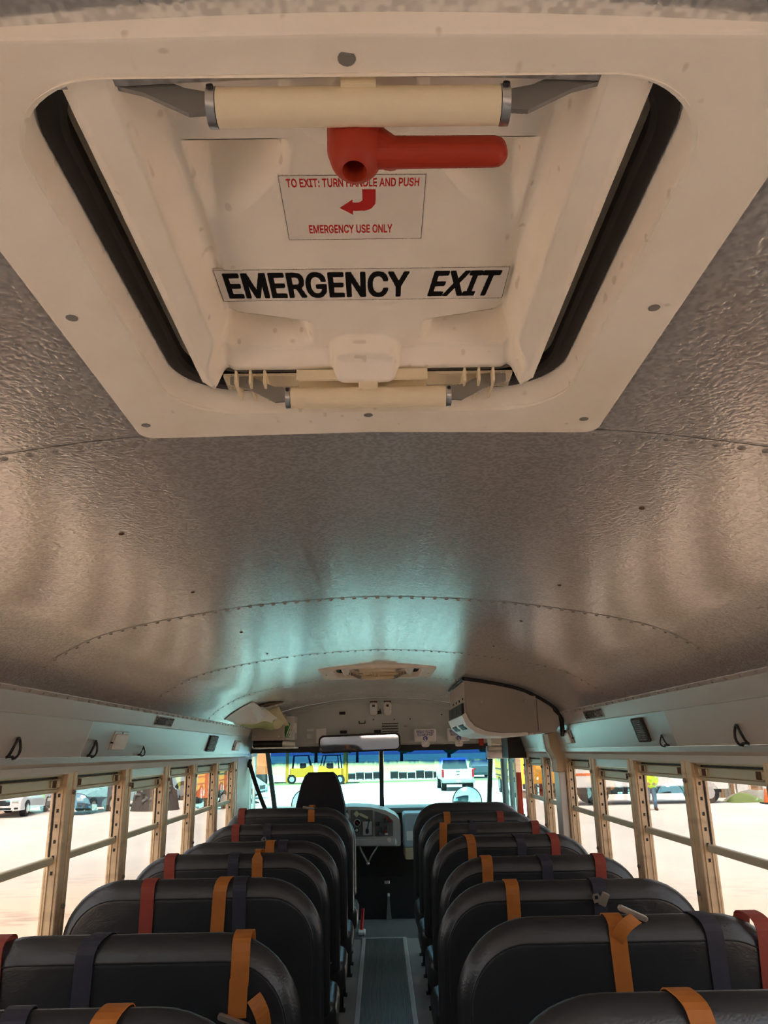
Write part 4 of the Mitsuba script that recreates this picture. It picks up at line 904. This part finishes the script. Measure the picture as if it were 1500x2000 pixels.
# orange truck and yellow forklifts
M = place(-10.4, 64, 25)
t = thing('tractor_unit', 'orange truck behind the left windscreen corner post', 'truck')
add('cab', prism(Polygon([(-1.4, .9), (-1.4, 1.5), (-.9, 2.4), (.6, 2.5), (.6, .9)]), -1.15, 1.15, 'x'), 'mat_machine_orange', t, False, M)
add('window', prism(Polygon([(-1.0, 1.6), (-.7, 2.25), (.3, 2.3), (.3, 1.6)]), -1.17, 1.17, 'x'), 'mat_car_glass', t, False, M)
add('emblem', cyl((-1.18, .3, 1.4), (1.18, .3, 1.4), .22, 20), 'mat_car_white', t, False, M)
add('chassis', bx(-1.1, 1.1, -1.4, 4.0, .5, .9), 'mat_black', t, False, M)
add('side_boom', bx(-3.3, -1.5, -.4, .2, 1.05, 1.4), 'mat_machine_orange', t, False, M)
for x in (-1.2, 1.2):
    for y in (-.7, 1.8, 3.2): wheel(t, M, x, y, .5, .3)
for i, (x, y, lab) in enumerate(((-6.6, 67.5, 'yellow forklift with upright mast left of the driver headrest'), (-3.9, 65, 'yellow forklift with upright mast right of the driver headrest'))):
    M = place(x, y, 80 if i else -80)
    t = thing('forklift', lab, 'forklift', 'yellow forklifts in the far lot')
    add('body', prism(Polygon([(-.9, .5), (-.9, 1.2), (.2, 1.2), (.9, 1.45), (1.1, .5)]), -.6, .6, 'x'), 'mat_machine_yellow', t, False, M)
    add('mast', cat_([bx(-.45, -.33, -1.25, -1.05, .1, 2.9), bx(.33, .45, -1.25, -1.05, .1, 2.9), bx(-.45, .45, -1.22, -1.1, 1.5, 1.65), bx(-.45, .45, -1.22, -1.1, 2.75, 2.9)]), 'mat_machine_yellow', t, False, M)
    add('roll_cage', cat_([tube([(x_, -.7, 1.2), (x_, -.6, 2.2), (x_, .6, 2.2), (x_, .8, 1.4)], .05, 6) for x_ in (-.5, .5)] + [bx(-.55, .55, -.6, .6, 2.18, 2.24)]), 'mat_black', t, False, M)
    add('seat', bx(-.25, .25, -.1, .4, 1.2, 1.6, .05), 'mat_black', t, False, M)
    add('fork', cat_([bx(-.35, -.22, -2.2, -1.2, .08, .14), bx(.22, .35, -2.2, -1.2, .08, .14)]), 'mat_black', t, False, M)
    for xx in (-.62, .62):
        for yy in (-.8, .7): wheel(t, M, xx, yy, .36, .25)
# row of dark crates on the far edge of the lot
n_ = 0
for u in np.arange(-4.2, 6.3, .78):
    if 0.1 < u < 0.9: continue
    hh = .55 + .18*rng.random(); y = 73.5+.5*rng.random()
    tc = thing('crate', 'low dark crate in the row along the far edge of the lot', 'crate', 'dark crates along the far edge of the lot')
    M = place(u, y, float(rng.uniform(-8, 8)))
    add('box', bx(-.34, .34, -.3, .3, .08, hh, .02), 'mat_black', tc, False, M)
    add('lid', bx(-.36, .36, -.32, .32, hh-.06, hh+.02, .015), 'mat_car_dark', tc, False, M)
    add('skid', cat_([bx(x_-.05, x_+.05, -.3, .3, 0, .09) for x_ in (-.25, .25)]), 'mat_wood_grey', tc, False, M)
# trees at the end of the field
def tree(x, y, h, seed):
    r = np.random.default_rng(seed); t = thing('tree', 'distant green tree in the line beyond the field', 'tree', 'tree line beyond the field')
    cr = []
    for k in range(14):
        m = trimesh.creation.icosphere(2, 1.0); z = r.uniform(.3, .95)
        m.vertices *= (1+.35*(meshkit.noise(m.vertices*2.2+seed*3.1+k)-.5))[:, None]*h*.17*(1.25-.7*abs(z-.5))
        m.apply_translation((x+r.uniform(-1, 1)*h*.22, y+r.uniform(-1, 1)*h*.22, G+h*z)); cr.append(m)
    add('crown', cat_(cr), 'mat_foliage', t, False)
    add('trunk', cyl((x, y, G), (x, y, G+h*.6), h*.03, 8, h*.015), 'mat_bark', t)
for i, x in enumerate(np.linspace(-92, 92, 18)): tree(x, 190+14*(i % 2), 13+2*math.sin(i*2.1), 40+i)

# yellow bus parked ahead on the right
M = place(8.3, 41, 0)
t = thing('school_bus', 'yellow bus parked ahead, seen through the entry door glass', 'bus')
add('body', rbox(1.2, 1.15, .25, 0, 9, 'y', .05, 6, 0, 1.75), 'mat_machine_yellow', t, 40, M)
add('rear_window', bx(-.75, .75, -.02, .02, 1.7, 2.4, .01), 'mat_car_glass', t, False, M)
for k in range(7): add('side_window', bx(-1.215, -1.19, .6+1.1*k, 1.5+1.1*k, 1.75, 2.35), 'mat_car_glass', t, False, M)
add('rub_rail', cat_([bx(-1.23, -1.19, 0.1, 8.9, z, z+.06) for z in (.95, 1.3)]), 'mat_black', t, False, M)
add('bumper', bx(-1.15, 1.15, -.15, 0, .5, .75, .02), 'mat_black', t, False, M)
for s in (-1, 1): add('tail_light', bx(*sorted((s*.85, s*1.05)), -.03, .01, 1.2, 1.45, .01), 'mat_tail_red', t, False, M)
for x in (-1.2, 1.2):
    for y in (2.2, 7.5): wheel(t, M, x, y, .5, .3)

# right side: white service truck, worker, fence, boards, cone
M = place(11.2, 37.0, 90)
t = thing('service_truck', 'long white truck standing behind the worker beyond the right windows', 'truck')
add('box_body', bx(-1.2, 1.2, -2.3, 2.9, .75, 2.35, .05), 'mat_car_white', t, False, M)
add('cab', taper(prism(Polygon([(-4.2, .6), (-4.2, 1.2), (-3.5, 1.3), (-3.0, 2.1), (-2.3, 2.1), (-2.3, .6)]), -1.0, 1.0, 'x'), 1.2, 2.1, .12, 1), 'mat_car_white', t, False, M)
add('cab_window', taper(prism(Polygon([(-3.4, 1.3), (-3.0, 1.95), (-2.45, 1.95), (-2.45, 1.3)]), -1.01, 1.01, 'x'), 1.2, 2.1, .12, 1), 'mat_car_glass', t, False, M)
add('chassis', bx(-.9, .9, -3.9, 2.8, .45, .76), 'mat_black', t, False, M)
for x in (-1.0, 1.0):
    for y in (-3.3, 1.6): wheel(t, M, x, y, .45, .3)
add('beacon', cat_([bx(-.3, .3, 2.2, 2.75, 2.34, 2.9, .05)]), 'mat_machine_yellow', t, False, M)
add('marker_light', cat_([bx(-1.215, -1.19, y, y+.18, 1.9, 2.0) for y in (-2.1, 2.6)]), 'mat_tail_red', t, False, M)
add('side_stripe', bx(-1.212, -1.195, -2.2, 2.8, 1.25, 1.36), 'mat_machine_orange', t, False, M)

# the worker
M = place(10.85, 32.8, 0)
t = thing('person', 'person in a bright yellow-green hooded jacket and jeans beyond the right windows', 'person')
B = m3.Manifold
def bone(a, ra, b, rb): return hull([(a, ra), (b, rb)], 14)
legs = [bone((s*.10, 0, .92), .105, (s*.13, -.02, .50), .075) + bone((s*.13, -.02, .50), .075, (s*.15, .03, .10), .052) for s in (-1, 1)]
torso = hull([((-.12, 0, .95), .12), ((.12, 0, .95), .12), ((-.13, 0, 1.2), .12), ((.13, 0, 1.2), .12)], 14) + hull([((-.17, 0, 1.40), .085), ((.17, 0, 1.40), .085), ((0, 0, 1.2), .15)], 14)
arms, hands = [], []
for s in (-1, 1):
    sh, el, wr = (s*.22, 0, 1.40), (s*.31, .03, 1.13), (s*.20, -.17, 1.02)
    arms.append(bone(sh, .075, el, .055) + bone(el, .055, wr, .042))
    palm = hull([(wr, .032), ((s*.13, -.20, 1.01), .034)], 12)
    for q in range(4):
        b0 = (s*.12, -.21, 1.035-.02*q); b1 = (s*(.075-.004*(q % 2)), -.225, 1.03-.02*q); b2 = (s*.05, -.205, 1.02-.02*q)
        palm += bone(b0, .010, b1, .0095) + bone(b1, .0095, b2, .0085)
    palm += bone((s*.15, -.21, 1.04), .012, (s*.10, -.235, 1.075), .010)
    hands.append(palm)
head = hull([((0, .01, 1.60), .095), ((0, -.02, 1.55), .075), ((0, .02, 1.63), .095)], 18) + bone((0, 0, 1.42), .06, (0, 0, 1.52), .055)
head += hull([((0, -.11, 1.575), .012), ((0, -.095, 1.61), .010)], 8) + hull([((-.095, .01, 1.59), .018), ((-.09, .01, 1.62), .018)], 8) + hull([((.095, .01, 1.59), .018), ((.09, .01, 1.62), .018)], 8)
allb = torso + head
for m in legs + arms + hands: allb += m
def tri(m, L=.05):
    q = m.refine_to_length(L).to_mesh(); g = trimesh.Trimesh(q.vert_properties[:, :3], q.tri_verts); g.merge_vertices(); trimesh.smoothing.filter_taubin(g, iterations=6); return g
add('body', tri(allb, .03), 'mat_skin', t, True, M)
def puff(m, d): g = tri(m, .04); g.vertices += g.vertex_normals*d; return g
jm = torso
for m in arms: jm += m
add('jacket', puff(jm, .022), 'mat_hivis', t, True, M)
hood = hull([((0, .035, 1.61), .115), ((0, .03, 1.68), .09), ((0, .04, 1.50), .10)], 18); add('hood', tri(hood - bone((0, -.2, 1.6), .09, (0, -.03, 1.59), .075), .03), 'mat_hivis', t, True, M)
jl = legs[0] + legs[1] + hull([((-.1, 0, .95), .115), ((.1, 0, .95), .115)], 14); add('jeans', puff(jl, .014), 'mat_denim', t, True, M)
for s in (-1, 1):
    add('boot', tri(hull([((s*.15, .03, .10), .06), ((s*.15, .05, .045), .045), ((s*.155, -.14, .04), .04)], 14), .04), 'mat_brown', t, True, M)
    add('eye', trimesh.creation.icosphere(1, .012).apply_translation((s*.035, -.093, 1.60)), 'mat_black', t, True, M)
add('mouth', bx(-.025, .025, -.098, -.088, 1.535, 1.543, .002), 'mat_tail_red', t, False, M)

# plank fence, boards and traffic cone
t = thing('plank_fence', 'weathered grey brown plank fence beyond the nearest right window', 'fence')
for k in range(13):
    x = 15.0+.17*k; hh = 2.0+.08*rng.random()
    add('plank', bx(x, x+.158, 39.6, 39.64+.015*rng.random(), G, G+hh), 'mat_wood_grey' if k % 3 else 'mat_wood', t)
add('rail', cat_([bx(15.0, 17.2, 39.65, 39.72, z, z+.09) for z in (G+.4, G+1.6)]), 'mat_wood', t)
t = thing('white_board', 'white upright board at the end of the plank fence', 'board')
add('sheet', bx(17.3, 17.85, 39.5, 39.56, G, G+2.1, .01), 'mat_white_plastic', t); add('edge', bx(17.27, 17.30, 39.48, 39.58, G, G+2.1), 'mat_grey_arm', t)
t = thing('brown_board', 'orange brown upright board between the white board and the traffic cone', 'board')
add('sheet', bx(18.0, 18.55, 39.5, 39.56, G, G+2.1, .01), 'mat_machine_orange', t); scene[t+'__sheet']['bsdf'] = {'type': 'ref', 'id': mat('board_brown', (.42, .22, .10), .7)}
add('batten', cat_([bx(18.0, 18.55, 39.46, 39.5, z, z+.06) for z in (G+.5, G+1.4)]), 'mat_wood', t)
t = thing('traffic_cone', 'orange traffic cone with white band beyond the nearest right window', 'traffic cone')
cx, cyy = 16.75, 35.2
a = np.arange(24)*2*math.pi/24
cone = loft([np.stack([cx+r*np.cos(a), cyy+r*np.sin(a), G+z+0*a], 1) for r, z in ((.24, .05), (.17, .50), (.10, 1.0), (.05, 1.30), (.035, 1.33))])
add('cone', cone, 'mat_machine_orange', t, 40)
add('band', loft([np.stack([cx+r*np.cos(a), cyy+r*np.sin(a), G+z+0*a], 1) for r, z in ((.157, .62), (.118, .90))], False, False), 'mat_white_plastic', t, 40)
add('base', bx(cx-.32, cx+.32, cyy-.32, cyy+.32, G, G+.055, .02), 'mat_black', t)
t = thing('dirt_mound', 'low grey green dirt mound in front of the plank fence', 'mound')
gx, gy = np.meshgrid(np.linspace(-1.6, 1.6, 40), np.linspace(-.9, .9, 24)); rr = np.clip(1-(gx/1.6)**2-(gy/.9)**2, 0, 1)
gz = .42*rr**.8*(.6+.8*meshkit.fbm(np.stack([gx*1.5, gy*1.5, 0*gx], -1), 4, 5)) - .01
ii = np.arange(gx.size).reshape(gx.shape); ff = np.stack([ii[:-1, :-1], ii[:-1, 1:], ii[1:, 1:], ii[1:, :-1]], -1).reshape(-1, 4)
add('mound', mesh_(np.stack([gx.ravel()+17.4, gy.ravel()+37.6, gz.ravel()+G], 1), ff), 'mat_wood_grey', t, True)
add('weeds', mesh_(np.stack([gx.ravel()*.5+16.3, gy.ravel()*.6+36.6, gz.ravel()*.8+G+.02], 1), ff), 'mat_kerb_grass', t, True)
# left: heap of dark scrap, orange machine
t = thing('rubble_heap', 'dark brown heap of scrap beyond the third left window', 'heap')
gx, gy = np.meshgrid(np.linspace(-1.3, 1.3, 50), np.linspace(-1.0, 1.0, 40)); rr = np.clip(1-(gx/1.3)**2-(gy/1.0)**2, 0, 1)
gz = 2.1*rr**.8*(.25+1.3*meshkit.fbm(np.stack([gx*4.5, gy*4.5, 0*gx], -1), 5, 9)) - .01
ii = np.arange(gx.size).reshape(gx.shape); ff = np.stack([ii[:-1, :-1], ii[:-1, 1:], ii[1:, 1:], ii[1:, :-1]], -1).reshape(-1, 4)
add('heap', mesh_(np.stack([gx.ravel()*.85-10.6, gy.ravel()+38.6, gz.ravel()+G], 1), ff), 'mat_rubble', t)
sc_ = [rot(bx(-.3, .3, -.05, .05, -.04, .04), rng.uniform(0, 180), rng.normal(size=3)).apply_translation((-10.6+rng.uniform(-.6, .6), 38.1+rng.uniform(-.3, .3), G+rng.uniform(.5, 1.2))) for _ in range(30)]
add('scrap', cat_(sc_), 'mat_grey_arm', t, kind='stuff')
M = place(-7.7, 39.2, 150)
t = thing('loader', 'orange and dark machine right of the scrap heap beyond the left windows', 'loader')
add('body', prism(Polygon([(-.8, .5), (-.8, 1.3), (.1, 1.5), (.2, 2.3), (.9, 2.3), (1.0, .5)]), -.6, .6, 'x'), 'mat_machine_orange', t, False, M)
add('window', prism(Polygon([(.28, 1.5), (.33, 2.2), (.85, 2.2), (.9, 1.5)]), -.61, .61, 'x'), 'mat_car_glass', t, False, M)
add('arm', cat_([bx(x-.06, x+.06, -1.5, .2, .9, 1.05) for x in (-.66, .66)]), 'mat_black', t, False, M)
add('bucket', prism(Polygon([(-2.0, .1), (-1.4, .1), (-1.4, .8), (-1.6, .8), (-1.6, .25), (-2.0, .15)]), -.8, .8, 'x'), 'mat_black', t, False, M)
for x in (-.75, .75):
    for y in (-.5, .6): wheel(t, M, x, y, .42, .28)
